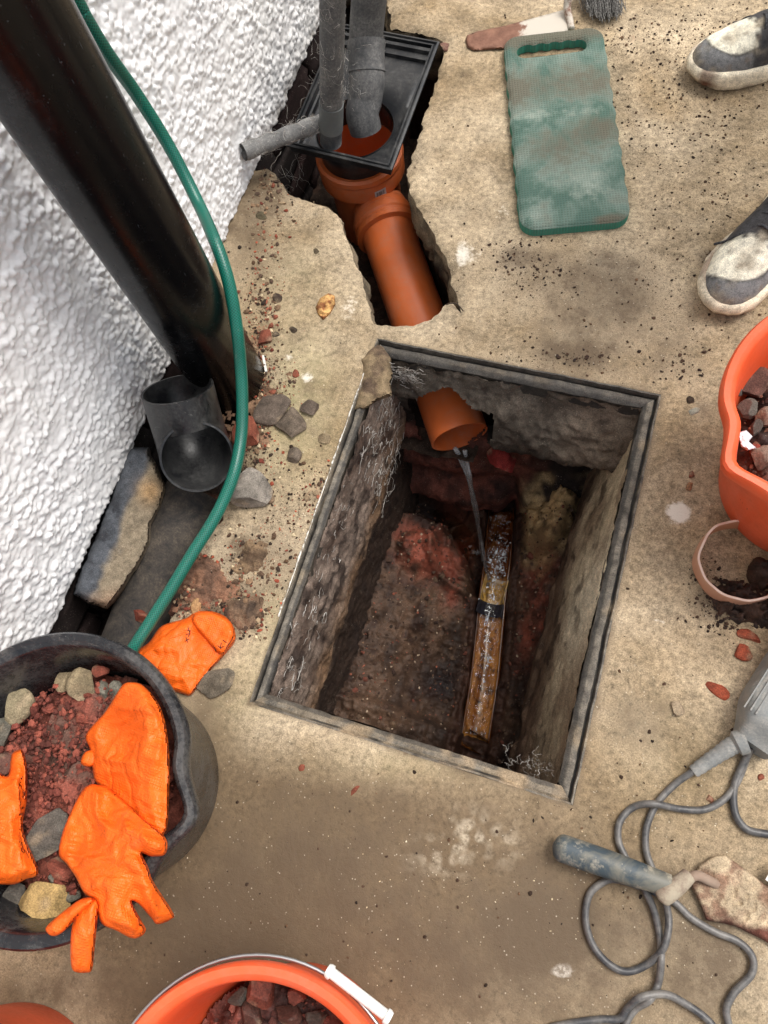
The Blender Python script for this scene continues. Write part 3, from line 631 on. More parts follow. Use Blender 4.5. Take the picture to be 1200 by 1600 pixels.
v, f = strip_mesh(Lj, [-.590] * 3, .9 * offs, zo, 24, .004, 60); q = M('yellow ochre clay', .3, .6); q.col(q.ramp(q.noise(45, 4), [(.35, (.10, .06, .04)), (.5, (.62, .36, .06)), (.66, (.62, .52, .42))])); q.bump(q.noise(80, 4), .5, .003); mesh('collar', v, f, q.done(), ch)
Lk = [tuple(G(*p, -.583)[:2]) for p in [(768, 943), (765, 955), (763, 963)]]
v, f = strip_mesh(Lk, [-.585] * 3, .95 * offs, zo, 16, .003, 60); mesh('joint', v, f, earthy('wet black joint', 1, 1, .3), ch, col=np.tile(S(44, 42, 50), (len(v), 1)))

def water_mat(tint=(.96, .93, .88), bump=.0, sc=120, foam=0.0, fl=.62, ior=1.42, fattr=False):  # foam: diffuse white, for aeration and painted glints
    m_ = bpy.data.materials.new('water'); m_.use_nodes = True; t = m_.node_tree; t.nodes.clear()
    o = t.nodes.new('ShaderNodeOutputMaterial'); mx = t.nodes.new('ShaderNodeMixShader'); fr_ = t.nodes.new('ShaderNodeFresnel'); fr_.inputs[0].default_value = ior
    tr = t.nodes.new('ShaderNodeBsdfTransparent'); tr.inputs[0].default_value = (*tint, 1); gl = t.nodes.new('ShaderNodeBsdfGlossy'); gl.inputs['Roughness'].default_value = .03
    t.links.new(fr_.outputs[0], mx.inputs[0]); t.links.new(tr.outputs[0], mx.inputs[1]); t.links.new(gl.outputs[0], mx.inputs[2]); t.links.new(mx.outputs[0], o.inputs[0])
    if bump:
        n = t.nodes.new('ShaderNodeTexNoise'); n.inputs['Scale'].default_value = sc; n.inputs['Detail'].default_value = 3; b = t.nodes.new('ShaderNodeBump'); b.inputs['Distance'].default_value = bump; b.inputs['Strength'].default_value = 1
        tc = t.nodes.new('ShaderNodeTexCoord'); t.links.new(tc.outputs['Object'], n.inputs['Vector']); t.links.new(n.outputs[0], b.inputs['Height']); t.links.new(b.outputs[0], gl.inputs['Normal']); t.links.new(b.outputs[0], fr_.inputs['Normal'])
    if foam:
        df = t.nodes.new('ShaderNodeBsdfDiffuse'); df.inputs[0].default_value = (.80, .82, .84, 1); m2 = t.nodes.new('ShaderNodeMixShader')
        n2 = t.nodes.new('ShaderNodeTexNoise'); n2.inputs['Scale'].default_value = 34; n2.inputs['Detail'].default_value = 6; n2.inputs['Roughness'].default_value = .7; n2.inputs['Distortion'].default_value = 1.6
        mp = t.nodes.new('ShaderNodeMapping'); mp.inputs['Scale'].default_value = (1.9, .5, 1); t2 = t.nodes.new('ShaderNodeTexCoord'); t.links.new(t2.outputs['Object'], mp.inputs['Vector']); t.links.new(mp.outputs[0], n2.inputs['Vector'])
        rp_ = t.nodes.new('ShaderNodeValToRGB'); rp_.color_ramp.elements[0].position = fl; rp_.color_ramp.elements[1].position = fl + .05; rp_.color_ramp.elements[1].color = (foam,) * 3 + (1,)
        t.links.new(n2.outputs[0], rp_.inputs[0]); fa_ = t.nodes.new('ShaderNodeAttribute'); fa_.attribute_name = 'foam'; t.links.new(fa_.outputs['Fac'] if fattr else rp_.outputs[0], m2.inputs[0]); t.links.new(mx.outputs[0], m2.inputs[1]); t.links.new(df.outputs[0], m2.inputs[2]); t.links.new(m2.outputs[0], o.inputs[0])
    return m_
WM = water_mat(bump=.003, sc=38, foam=.9, ior=1.7, fattr=True)  # foam whitens the painted sky glints here
Lw = [tuple(G(x, y, -.59)[:2]) for x, y in [(782, 800), (777, 870), (767, 950), (756, 1060), (742, 1148)]]
offw = np.linspace(-.024, .024, 41)
v, f = strip_mesh(Lw, [-.582, -.582, -.583, -.585, -.588], offw, 0 * offw, 900)
sx = (v[:, 1]); v[:, 2] += .005 * ridge(v * [1, .45, 1], 60, 3, 4) + .0025 * fbm(v, 140, 2, 8) + .006 * np.exp(-((v[:, 1] - G(772, 890, -.58)[1]) / .05) ** 2) * ridge(v, 90, 3, 15)
nn_ = fbm(v * [1, .42, 1] + .02 * np.stack([fbm(v, 22, 2, 3), fbm(v, 22, 2, 4), 0 * v[:, 0]], 1), 75, 2, 61); n2_ = fbm(v * [1, .6, 1], 120, 2, 63); ys_ = v[:, 1]; y0_ = G(772, 890, -.58)[1]
hot = .75 + .9 * np.exp(-((ys_ - y0_) / .045) ** 2) + .45 * sm(-.2, .3, fbm(v * [0, 1, 0], 9, 2, 65)); hot *= sm(.030, .018, np.abs(chan_s(v) - .004)); glint = np.clip(hot, 0, 1.1) * (sm(.085, .03, np.abs(nn_)) * sm(-.25, .1, n2_) + .9 * sm(.06, .02, np.abs(n2_)) * np.exp(-((ys_ - y0_) / .05) ** 2)); glint *= sm(-.15, .15, fbm(v * [1.5, .5, 1], 24, 2, 67) + .35 * np.exp(-((ys_ - y0_) / .05) ** 2)); glint = np.clip(glint, 0, 1)  # wavy white lines paint sky highlights on the water
tag(mesh('channel_water', v, f, WM, attrs={'foam': np.stack([glint] * 3, 1)}), 'rippling clear water running along the clay channel at the chamber bottom', 'water')  # foam attribute holds the painted sky glints
v, f = strip_mesh([tuple(G(x, y, -.56)[:2]) for x, y in [(634, 800), (668, 797), (710, 815), (742, 860)]], [-.602] * 4, np.linspace(-.022, .022, 9), np.zeros(9), 60); v[:, 2] += .001 * fbm(v, 90, 2, 3)
tag(mesh('puddle', v, f, water_mat((.8, .7, .6), .0008, 60)), 'small dark puddle standing in the side branch under the brick arch', 'puddle')

# ================================================================== ORANGE DRAIN RUN
ORG = plastic('terracotta plastic', S(204, 102, 50), .36, (.34, .26, .20), .42, 1.6, .5, .25, .12)
CLR = S(196, 92, 44)
dr = empty('drain_pipe', (-.5, 1.0, -.35), 'new terracotta orange plastic drain pipe with hopper socket running down the trench into the chamber', 'drain pipe')
e0 = G(718, 683, -.22); e1 = np.array(G(601, 349, -.185)); ax = (e0 - e1); LAX = np.linalg.norm(ax); ax /= LAX
def axpt(t): return e1 + ax * t
rp = .0572
tt = np.linspace(-.02, LAX, 40); P = np.array([axpt(t) for t in tt])
vo, fo = tube(P, rp, 56, False); vi, fi = tube(P, rp - .0035, 56, False); n0 = len(vo)
fe = [[(39) * 56 + i, (39) * 56 + (i + 1) % 56, n0 + 39 * 56 + (i + 1) % 56, n0 + 39 * 56 + i] for i in range(56)]
v, f = merge((vo, fo), (vi, [q[::-1] for q in fi])); o = mesh('pipe', v, f + [q[::-1] for q in fe], ORG, dr); autosmooth(o, 50)
# coupling collar with two ribs
pr = [(-.026, .0610), (-.020, .0640), (-.012, .0640), (-.008, .068), (.006, .0685), (.010, .0655), (.016, .0655), (.020, .069), (.030, .069), (.032, .0575)]
P = np.array([axpt(a_) for a_, _ in pr]); v, f = tube(P, [b_ for _, b_ in pr], 64, False); autosmooth(mesh('collar', v, f, ORG, dr), 30)
gc = G(561, 237, -.080); gR = .090
gp = [(gR - .016, -.20), (gR - .014, -.02), (gR - .012, .004), (gR - .004, .006), (gR + .002, .002), (gR + .003, -.008), (gR - .001, -.014), (gR + .001, -.020), (gR + .001, -.050), (gR - .004, -.056), (gR - .012, -.062), (gR - .016, -.075), (gR - .020, -.26)]
v, f = lathe(gp, 72, gc); autosmooth(mesh('socket', v, f, ORG, dr), 30)
# branch body from the socket towards the collar
s0 = np.array([gc[0], gc[1], -.25]); s1 = axpt(-.07)
P = spline([s0 + (0, .02, -.01), s0 * .55 + axpt(-.05) * .45 + (0, 0, -.030), axpt(-.030) + (0, 0, -.004), axpt(-.018)], 24); v, f = tube(P, np.linspace(.048, .0615, 24), 48, False); mesh('branch', v, f, ORG, dr)
v, f = lathe([(0.001, -.24), (.066, -.238), (.072, -.2)], 40, gc); mesh('trap_floor', v, f, plastic('wet terracotta', S(120, 50, 26), .2), dr)
# barcode sticker
sk = []; cbar = []
th0 = math.atan2(*(G(587, 288, -.11)[:2] - gc[:2])[::-1]); 
def sticker():
    R_ = gR + .0018; pts = []; n = 12
    for i in range(n + 1):
        a_ = th0 - .14 + .28 * i / n
        for z_ in (gc[2] - .046, gc[2] - .026): pts.append((gc[0] + R_ * math.cos(a_), gc[1] + R_ * math.sin(a_), z_))
    q = M('label paper', .6); q.col((.50, .50, .50)); st = mesh('sticker', np.array(pts), grid_faces(n + 1, 2), q.done(), dr)
    qb = M('label ink', .6); qb.col((.04, .04, .045)); R2 = R_ + .0004; r = random.Random(3); Vb = []; Fb = []; a_ = th0 - .11
    while a_ < th0 + .11:
        w_ = r.choice([.004, .006, .011]); k = len(Vb)
        for z_, aa in ((gc[2] - .040, a_), (gc[2] - .040, a_ + w_), (gc[2] - .029, a_ + w_), (gc[2] - .029, a_)): Vb.append((gc[0] + R2 * math.cos(aa), gc[1] + R2 * math.sin(aa), z_))
        Fb.append([k, k + 1, k + 2, k + 3]); a_ += w_ + r.choice([.005, .008, .014])
    mesh('barcode', np.array(Vb), Fb, qb.done(), st, smooth=False)
sticker()
# water falling from the pipe
Pw = [G(719, 702, -.268), G(727, 725, -.30), G(735, 755, -.345), G(742, 790, -.40), G(748, 830, -.465), G(756, 872, -.53), G(765, 905, -.578)]
SM_ = water_mat((.98, .97, .95), bump=.0, foam=.9, ior=1.33, fattr=True)
P = spline(Pw, 90); t = np.linspace(0, 1, 90); parts = []
for k, (off, ph) in enumerate([(-.012, 0), (.009, 2.0)]):
    lat = np.exp(-t * 7) * off; Q = P + np.stack([lat, 0 * t, 0 * t], 1) + .0016 * np.stack([np.sin(t * 11 + ph), np.cos(t * 9 + ph), 0 * t], 1) * (.3 + t[:, None])
    parts.append(tube(Q, (.0050 * (1 - .35 * t)) * (1 + .14 * np.sin(t * 23 + ph * 2)), 14, True, .8))
v, f = merge(*parts); v = v + .0012 * np.stack([fbm(v, 120, 2, 1), fbm(v, 120, 2, 2), 0 * v[:, 0]], 1)
aa_ = np.tile(np.arange(14) / 14 * 6.283, len(v) // 14); tl_ = np.tile(np.repeat(t, 14), 2); fs_ = .03 + .30 * np.exp(-tl_ * 6) + .26 * sm(.05, .45, fbm(np.stack([np.cos(aa_) * 1.3, np.sin(aa_) * 1.3, tl_ * 5], 1), 1.6, 2, 5))  # pale streaks: aerated water plus painted edge highlights
qg = M('falling water', .02, .5); qg.b.inputs['Transmission Weight'].default_value = 1; qg.b.inputs['IOR'].default_value = 1.33; qg.col((.93, .95, .97))
qg.done(); tag(mesh('water_stream', v, f, SM_, attrs={'foam': np.stack([np.clip(fs_, 0, .9)] * 3, 1)}), 'thin twisting stream of clear water pouring out of the orange pipe end', 'water stream')  # foam attribute: aerated water plus pale streaks
# splash droplets, whitened for foam and painted highlights
parts = []; r_ = np.random.default_rng(4); c0 = G(768, 895, -.565)
for i in range(34):
    V_, F_ = ico(1); p_ = c0 + r_.normal(size=3) * [.013, .03, .008] + (0, .012, .004); parts.append((V_ * r_.uniform(.0006, .0020) * r_.uniform(.5, 1.6, 3) + p_, F_))
v, f = merge(*parts); tag(mesh('splash', v, f, water_mat(foam=.85, fl=.3)), 'bright splash droplets where the stream hits the channel', 'splash', kind='stuff')

# ================================================================== BLACK HOPPER AND WASTE PIPES
BLK = plastic('black hopper plastic', (.010, .011, .013), .33, (.22, .21, .19), .38, 1.2, .5, .2, .2, .50)
hp = empty('gully_hopper', (-.57, 1.2, -.12), 'square black plastic gully hopper under the two waste pipes, dusty inside', 'drain hopper')
hc = np.array([G(612, 266, .012)[:2], G(446, 227, .012)[:2], G(600, 44, .012)[:2], G(687, 65, .012)[:2]])   # near right, near left, far, far right
A_, B_, D_ = hc[0], hc[1], hc[3]; C_ = B_ + (D_ - A_)
Q = np.array([B_, A_, D_, C_]); cen = Q.mean(0)
def inset(t): 
    P_ = []
    for i in range(4):
        p = Q[i]; a = Q[i - 1] - p; b = Q[(i + 1) % 4] - p; P_.append(p + t * (a / np.linalg.norm(a) + b / np.linalg.norm(b)))
    return np.array(P_)
def ringz(lst):
    V = []; n = 0
    for t_, z_ in lst:
        q = densify(inset(t_), .5); V.append(np.concatenate([inset(t_), np.full((4, 1), z_)], 1))
    return np.vstack(V), grid_faces(len(lst), 4, True)
zh = .012
v, f = ringz([(.006, zh - .020), (.004, zh - .004), (0, zh - .003), (0, zh), (.004, zh + .001), (.0055, zh - .003), (.008, zh - .003), (.0095, zh), (.013, zh), (.014, zh - .012), (.018, zh - .013), (.0185, zh - .022)]); mesh('rim', v, f, BLK, hp, smooth=False)
hole = np.array([[gc[0] + .079 * math.cos(a), gc[1] + .002 + .079 * math.sin(a)] for a in np.linspace(0, 2 * np.pi, 48, endpoint=False)])
fl = inset(.0185); cl = lambda p: p
# keep the outlet inside the tray floor
lo = fl.min(0) + .006; hi = fl.max(0) - .006
gx, gy = np.meshgrid(np.linspace(lo[0], hi[0], 22), np.linspace(lo[1], hi[1], 30)); pts = np.stack([gx.ravel(), gy.ravel()], 1); pts = pts[pip(pts, inset(.022)) & ~pip(pts, hole) & (pdist(pts, hole) > .004)]
v, f = cdt([fl, hole], pts); z_ = zh - .021 - .014 * np.exp(-pdist(v, hole) / .03); mesh('tray', np.concatenate([v, z_[:, None]], 1), f, BLK, hp)
hz = zh - .035
v, f = lathe([(.079, hz + .004), (.081, hz - .012), (.079, hz - .07), (.0765, hz - .07), (.078, hz - .005)], 48, (gc[0], gc[1] + .002, 0)); mesh('outlet', v, f, BLK, hp)
# ledge across the far end
e = (C_ - D_); e /= np.linalg.norm(e); w_ = (A_ - D_); w_ /= np.linalg.norm(w_)
pz = []
for (u, z) in [(.018, zh - .004), (.026, zh - .004), (.028, zh - .012), (.040, zh - .014), (.042, zh - .03)]:
    pz += [(*(D_ + w_ * u + e * .015), z), (*(C_ + w_ * u - e * .015), z)]
mesh('ledge', np.array(pz), grid_faces(5, 2), BLK, hp, smooth=False)

WP = plastic('grimy grey plastic', (.045, .047, .05), .6, (.26, .25, .235), .8, 2.0, .3, .5, .6, .40)
def fibres(n, box_, ln, r, seed, mat, name, label, cat='cobwebs', surf=None, curl=.5, kind='stuff', parent=None):
    rg = np.random.default_rng(seed); parts = []
    for i in range(n):
        p, nn = box_(rg); d = rg.normal(size=3); d -= (d @ nn) * nn * .85; d /= np.linalg.norm(d); L = ln * rg.uniform(.4, 1.5); k = 7; pts_ = [p]
        for j in range(k):
            d = d + curl * rg.normal(size=3); d -= (d @ nn) * nn * .9; d /= np.linalg.norm(d); pts_.append(pts_[-1] + d * L / k + nn * rg.normal() * .0006)
        parts.append(tube(np.array(pts_), r * rg.uniform(.5, 1.4), 3, False))
    v, f = merge(*parts); return tag(mesh(name, v, f, mat, parent), label, cat, kind=kind)
wq = M('pale fibre', .8, .2); wq.col(wq.mix(wq.ramp(wq.noise(60, 2), [(.4, 0), (.6, 1)]), (.30, .26, .22), (.66, .63, .58))); FIB = wq.done()
# slim waste pipe
wa = np.array([G(517, 222, .0)[0], G(517, 222, .0)[1], .0]); wb = G(520, -40, .33)
w1 = empty('waste_pipe', wa, 'slim grimy grey waste pipe dropping into the left of the black hopper', 'waste pipe')
P = np.array([wa + (wb - wa) * t for t in np.linspace(0, 1, 30)]); P2 = np.vstack([P, [P[-1] + (wb - wa) * 1.2]])
vo, fo = tube(P2, .0215, 28, False); vi, fi = tube(P2[:8], .019, 28, False); v, f = merge((vo, fo), (vi, [q[::-1] for q in fi])); mesh('pipe', v, f + [[i, (i + 1) % 28, len(vo) + (i + 1) % 28, len(vo) + i] for i in range(28)], WP, w1)
v, f = tube(P[3:9], .0232, 28, True); autosmooth(mesh('sleeve', v, f, plastic('paler grey plastic', (.11, .12, .12), .5, (.25, .24, .2), .7, 2), w1), 40)
sa = G(380, 238, .075); sb = G(505, 190, .035)
P = np.array([sa + (sb - sa) * t for t in np.linspace(0, 1, 24)]); vo, fo = tube(P, .0155 + .0012 * np.sin(np.arange(24) * 1.1), 24, False); vi, fi = tube(P[:6], .0125, 24, False); n0 = len(vo)
v, f = merge((vo, fo), (vi, [q[::-1] for q in fi])); v2, f2 = merge((v, f + [[i, (i + 1) % 24, n0 + (i + 1) % 24, n0 + i] for i in range(24)]), tube(P[6:7].repeat(2, 0) + np.array([[0, 0, 0], 1 * (sb - sa) * .05]), .0, 3, False))
tag(mesh('stub_pipe', v, f, plastic('furry grey pipe', (.10, .10, .10), .75, (.36, .35, .33), .9, 3.0, .2, .6, .8, .36)), 'short furry grey pipe stub pointing left across the foot of the white wall', 'pipe stub')
# larger waste pipe with socket and bend
pa = G(566, 178, -.005); pb = G(574, 130, .035); pc = G(572, 60, .085); pd = G(582, -60, .22)
w2 = empty('waste_pipe', (pa[0], pa[1], pa[2] - .01), 'thicker dusty grey waste pipe with socket and bend over the middle of the hopper', 'waste pipe')
P = spline([pb, pc, pd], 24); P = np.vstack([P, [P[-1] + (P[-1] - P[-2]) * 18]]); v, f = tube(P, .0330, 32, False); mesh('pipe', v, f, WP, w2)
P = spline([pb + (pc - pb) * .25, pb + (pc - pb) * .95], 8); rr = np.full(8, .0355); rr[0] = .0365; rr[-1] = .0375; rr[-2] = .0375; v, f = tube(P, rr, 32, False); autosmooth(mesh('socket', v, f, WP, w2), 30)
P = spline([pb + (pc - pb) * .3, pb, pa * .5 + pb * .5 + (0, 0, -.004), pa, pa + (0.006, -.010, -.03)], 18); vo, fo = tube(P, np.linspace(.0345, .0325, 18), 32, False); vi, fi = tube(P[8:], .0295, 32, False); v, f = merge((vo, fo), (vi, [q[::-1] for q in fi])); mesh('bend', v, f, WP, w2)
def onpipe(P0, P1, R):
    d = (P1 - P0); dn = d / np.linalg.norm(d)
    def g(rg):
        t = rg.uniform(); n = rg.normal(size=3); n -= (n @ dn) * dn; n /= np.linalg.norm(n); return P0 + d * t + n * R, n
    return g
fibres(150, onpipe(sa, sb, .0165), .018, .00028, 3, FIB, 'cobweb', 'fluffy pale cobwebs matted on the pipe stub', 'cobweb')
fibres(120, onpipe(wa + (wb - wa) * .3, wb, .0222), .018, .0002, 4, FIB, 'cobweb', 'grey cobweb strands on the upper slim waste pipe', 'cobweb')
fibres(90, onpipe(pa, pc, .0355), .018, .0002, 5, FIB, 'cobweb', 'pale cobweb strands on the thick waste pipe bend', 'cobweb')

# ================================================================== SOIL PIPE + HOSE
pcx, pcy, prr = -.605, .540, .0632
sp = plastic('black painted pipe', (.0022, .0025, .0034), .24, (.20, .21, .22), .22, .8, .24, .25, .06, .60)
pipe_o = empty('soil_pipe', (pcx, pcy, -.12), 'large glossy black vertical soil pipe in front of the white wall', 'soil pipe')
v, f = lathe([(prr - .005, -.12), (prr, -.12), (prr, .3), (prr, .9), (prr, 2.6)], 96, (pcx, pcy, 0)); mesh('pipe', v, f, sp, pipe_o)
HR = .0096
HPts = [Gx(96, -40, -.700), Gx(130, 22, -.700), Gx(168, 84, -.700), Gx(215, 150, -.700), Gx(266, 232, -.680), Gx(310, 318, -.635), G(333, 370, .262), G(349, 412, .250), G(361, 458, .225), G(371, 520, .180), G(376, 570, .140), G(378.5, 620, .110), G(377, 680, .085), G(367, 735, .075), G(351, 778, .064), G(331, 817, .056), G(300, 866, .048), G(267, 921, .040), G(236, 970, .034), G(207, 1015, .03), G(185, 1050, .015)]
HPts = [HPts[0] + (0, -.03, .4)] + HPts
P = spline(HPts, 260); v, f = tube(P, HR, 20, True)
# length/round coordinates for the braid
n_ = 260; seg = np.r_[0, np.cumsum(np.linalg.norm(np.diff(P, axis=0), axis=1))]; uu = np.repeat(seg, 20); aa = np.tile(np.arange(20) / 20, n_)
hoseq = M('braided hose', .38, .5)
at = hoseq.sep(hoseq.attr('braid')); 
def hexb():
    q = hoseq; cb = q.n('ShaderNodeCombineXYZ'); q.l(at[0], cb.inputs[0]); q.l(at[1], cb.inputs[1]); 
    s1_ = q.math('SINE', q.math('MULTIPLY', q.math('ADD', q.math('MULTIPLY', at[0], 160.0), at[1]), 44.0)); s2_ = q.math('SINE', q.math('MULTIPLY', q.math('SUBTRACT', q.math('MULTIPLY', at[0], 160.0), at[1]), 44.0))
    return q.math('MAXIMUM', s1_, s2_)
# object-space helix is replaced by smooth cos/sin attributes to avoid a seam
brm = mesh('hose_tmp', v, f, None); bpy.data.objects.remove(brm)
def hose_mat():
    q = M('green braided hose', .30, .5); a = q.sep(q.attr('braid'))       # r,g = cos/sin of angle, b = metres
    ang = q.math('ARCTAN2', q.math('MULTIPLY_ADD', a[1], 2.0, -1.0), q.math('MULTIPLY_ADD', a[0], 2.0, -1.0))
    L_ = q.math('MULTIPLY', a[2], 1400.0)
    s1 = q.math('SINE', q.math('ADD', L_, q.math('MULTIPLY', ang, 12.0))); s2 = q.math('SINE', q.math('SUBTRACT', L_, q.math('MULTIPLY', ang, 12.0)))
    h = q.math('MULTIPLY', q.math('MAXIMUM', s1, s2), 1.0); fac = q.ramp(h, [(.35, 0), (.95, 1)])
    c = q.mix(fac, (.002, .062, .043), (.009, .185, .130)); c = q.mix(1.0, c, q.ramp(q.noise(7, 3), [(.3, .75), (.7, 1.15)]), 'MULTIPLY')
    c = q.mix(q.ramp(q.noise(90, 6, .7), [(.60, 0), (.78, .35)]), c, (.30, .30, .26)); q.col(c); q.bump(fac, .25, .0006); return q.done()
ca = np.stack([.5 + .5 * np.cos(aa * 2 * np.pi), .5 + .5 * np.sin(aa * 2 * np.pi), uu], 1)
tag(mesh('garden_hose', v, f, hose_mat(), attrs={'braid': ca}), 'green braided garden hose hanging beside the black soil pipe and curving to the ground', 'hose')

# loose black plastic bend
EB = plastic('scuffed black plastic', (.006, .0065, .008), .30, (.24, .235, .22), .28, 1.4, .5, .5, .25, .44)
B0 = G(307, 712, .075); cdir = -(ray(307, 712) / np.linalg.norm(ray(307, 712))); A0 = G(279, 614, .075)
up_ = A0 - B0; up_ -= (up_ @ cdir) * cdir; LAB = np.linalg.norm(up_); up_ /= LAB
cd2 = cdir * .97 - up_ * .25; cd2 /= np.linalg.norm(cd2); uq = up_ * .90 + cdir * .44; uq /= np.linalg.norm(uq)
br_ = .055; bc = B0 - cd2 * .035
P = [bc + uq * (LAB * 1.0 - .0), bc + uq * .085]
for th in np.linspace(0, math.pi / 2, 10): P.append(bc + uq * (.052 - .052 * math.sin(th)) + cd2 * (-.018 + .052 * (1 - math.cos(th))))
P = [p - cd2 * .018 if i < 2 else p for i, p in enumerate(P)]; P.append(P[-1] + cd2 * .012)
P = np.array(P)
vo, fo = tube(P, 0.0575, 48, False); vi, fi = tube(P, .0540, 48, False); n0 = len(vo); k = len(P) - 1
f2 = [[i, n0 + i, n0 + (i + 1) % 48, (i + 1) % 48] for i in range(48)] + [[k * 48 + i, k * 48 + (i + 1) % 48, n0 + k * 48 + (i + 1) % 48, n0 + k * 48 + i] for i in range(48)]
v, f = merge((vo, fo), (vi, [q[::-1] for q in fi])); o = mesh('pipe_elbow', v, f + f2, EB); autosmooth(o, 50); tag(o, 'scuffed black plastic pipe elbow with two open ends at the soil pipe foot', 'pipe elbow')
# old buried pipe
P = spline([G(305, 770, -.06), G(270, 850, -.07), G(235, 930, -.08), G(205, 1010, -.09), G(170, 1090, -.1)], 30); v, f = tube(P, .052, 32, True)
tag(mesh('old_pipe', v, f, plastic('old buried pipe', (.018, .017, .017), .7, (.16, .13, .10), .8, 2.5, .3, .2, .5, .42)), 'old dark buried pipe exposed in the trench beside the hose', 'buried pipe')

# ================================================================== inflated outlines (gloves, slabs of rubble, pad, blade)
def inflate(outline, zbase, T, k, step, wr=None, bottom=.002, soft=False):
    """outline in photo pixels; zbase(px,py) height of the underside in metres; gives world verts + faces"""
    outline = np.asarray(outline, float)
    if soft:
        k_ = len(outline); e_ = np.vstack([outline[-3:], outline, outline[:3]]); e_ = spline(e_, 1400); i0 = np.argmin(np.linalg.norm(e_[:600] - outline[0], axis=1)); i1 = 800 + np.argmin(np.linalg.norm(e_[800:] - outline[0], axis=1)); outline = e_[i0:i1:max(1, int((i1 - i0) * step / np.linalg.norm(np.diff(e_[i0:i1], axis=0), axis=1).sum() / 1.0))]
    O = densify(outline, step) if not soft else outline
    lo = O.min(0); hi = O.max(0); gx, gy = np.meshgrid(np.arange(lo[0], hi[0], step), np.arange(lo[1], hi[1], step)); p = np.stack([gx.ravel(), gy.ravel()], 1) + rng.uniform(-.2, .2, (gx.size, 2)) * step
    p = p[pip(p, O)]; p = p[pdist(p, O) > step * .55]; v, f = cdt([O], p); d = pdist(v, O); isb = d < 1e-4
    t_ = np.clip(d / k, 0, 1); h = T * (np.sqrt(np.clip(1 - (1 - t_) ** 2, 0, 1)) if not soft else (.30 * np.clip(d / 3, 0, 1) + .70 * (1 - (1 - t_) ** 2)))
    if wr is not None: h = h + wr(v, d)
    zb = zbase(v[:, 0], v[:, 1]); top = Ga(v[:, 0], v[:, 1], zb + np.maximum(h, 0) + bottom * .5); bot = Ga(v[:, 0], v[:, 1], zb - bottom * (~isb))
    bot[isb] = top[isb]; n = len(v)
    t3 = top[f]; up = np.cross(t3[:, 1] - t3[:, 0], t3[:, 2] - t3[:, 0])[:, 2] > 0; f = np.where(up[:, None], f, f[:, ::-1])
    idx = np.arange(n) + n; idx[isb] = np.arange(n)[isb]; fb = idx[f][:, ::-1]
    return np.vstack([top, bot]), np.vstack([f, fb]), v, d

# rubble slab against the wall
ol = [(203, 697), (232, 700), (262, 765), (252, 795), (238, 820), (236, 850), (215, 890), (192, 925), (168, 951), (140, 943), (114, 928), (122, 898), (148, 840), (170, 782), (186, 735), (196, 706)]
ol = densify(np.array(ol, float), 3, jit=2.2, sc=.08, s=5)
v, f, pv_, d_ = inflate(ol, lambda x, y: 0 * x - .045, .062, 10, 3.0, lambda p, d: (.004 * fbm(np.c_[p, 0 * p[:, 0]], .06, 4, 3) + .002 * ridge(np.c_[p, 0 * p[:, 0]], .2, 3, 4)) * sm(0, 8, d) - .018 * sm(0, 50, p[:, 0] - (262 - (p[:, 1] - 765) * .50 - 45)))
sd_ = sm(-6, 10, pv_[:, 0] - (213 - (pv_[:, 1] - 760) * .36) + 14 * fbm(np.c_[pv_, 0 * pv_[:, 0]], .03, 3, 7)); c = mixc(S(76, 79, 84), S(124, 112, 94), sd_); c = mixc(c, S(158, 128, 92), np.exp(-((pv_[:, 0] - 235) ** 2 / 350 + (pv_[:, 1] - 768) ** 2 / 350))); c = mixc(c, S(136, 104, 82), sm(905, 950, pv_[:, 1] + pv_[:, 0] * .3 - 55) * .7)
c = mixc(c, S(34, 34, 38), sm(.15, .5, fbm(np.c_[pv_, 0 * pv_[:, 0]], .05, 4, 17)) * (1 - sd_) * .7)
tag(mesh('rubble_slab', v, f, MAT_STONE, col=np.vstack([c, c])), 'long broken slab of concrete with a blue-black bitumen face, leaning against the white wall', 'rubble slab')

# ---- individual stones, in photo pixels: (x, y, w, h, height m, colour, z, angle, name, label)
def stone(px, py, w, h, th, c, z=0.0, ang=0.0, name='stone', label=None, cat='stone', group=None, seed=None, planes=11, c2=None, mat=None, tilt=0, ret=False):
    seed = seed if seed is not None else int(px * 7 + py * 13)
    C0 = G(px, py, z + th * .4); s = np.linalg.norm(G(px + 10, py, z + th * .4) - G(px - 10, py, z + th * .4)) / 20
    V, Fs = rock_shape(seed, (w * s * 1.06, h * s * 1.12, th * 1.0), 4 if w > 26 else 3, planes)
    R = np.array(Matrix.Rotation(math.radians(ang) - .253, 3, 'Z') @ Matrix.Rotation(tilt, 3, 'X')); V = V @ R.T; V = V - [0, 0, V[:, 2].min()] + [C0[0], C0[1], z - .003]
    cc = mixc(c, c2 if c2 is not None else tuple(np.array(c) * .62), sm(-.2, .45, fbm(V, 28, 4, seed)))
    cc = mixc(cc, S(150, 132, 108), .5 * sm(.2, .5, fbm(V, 45, 3, seed + 1)))
    o = mesh(name, V, Fs, mat or MAT_STONE, col=cc); autosmooth(o, 38)
    return tag(o, label, cat, group)
gry, dgr, brk, tan_ = S(112, 98, 86), S(84, 76, 68), S(142, 66, 46), S(160, 140, 108)
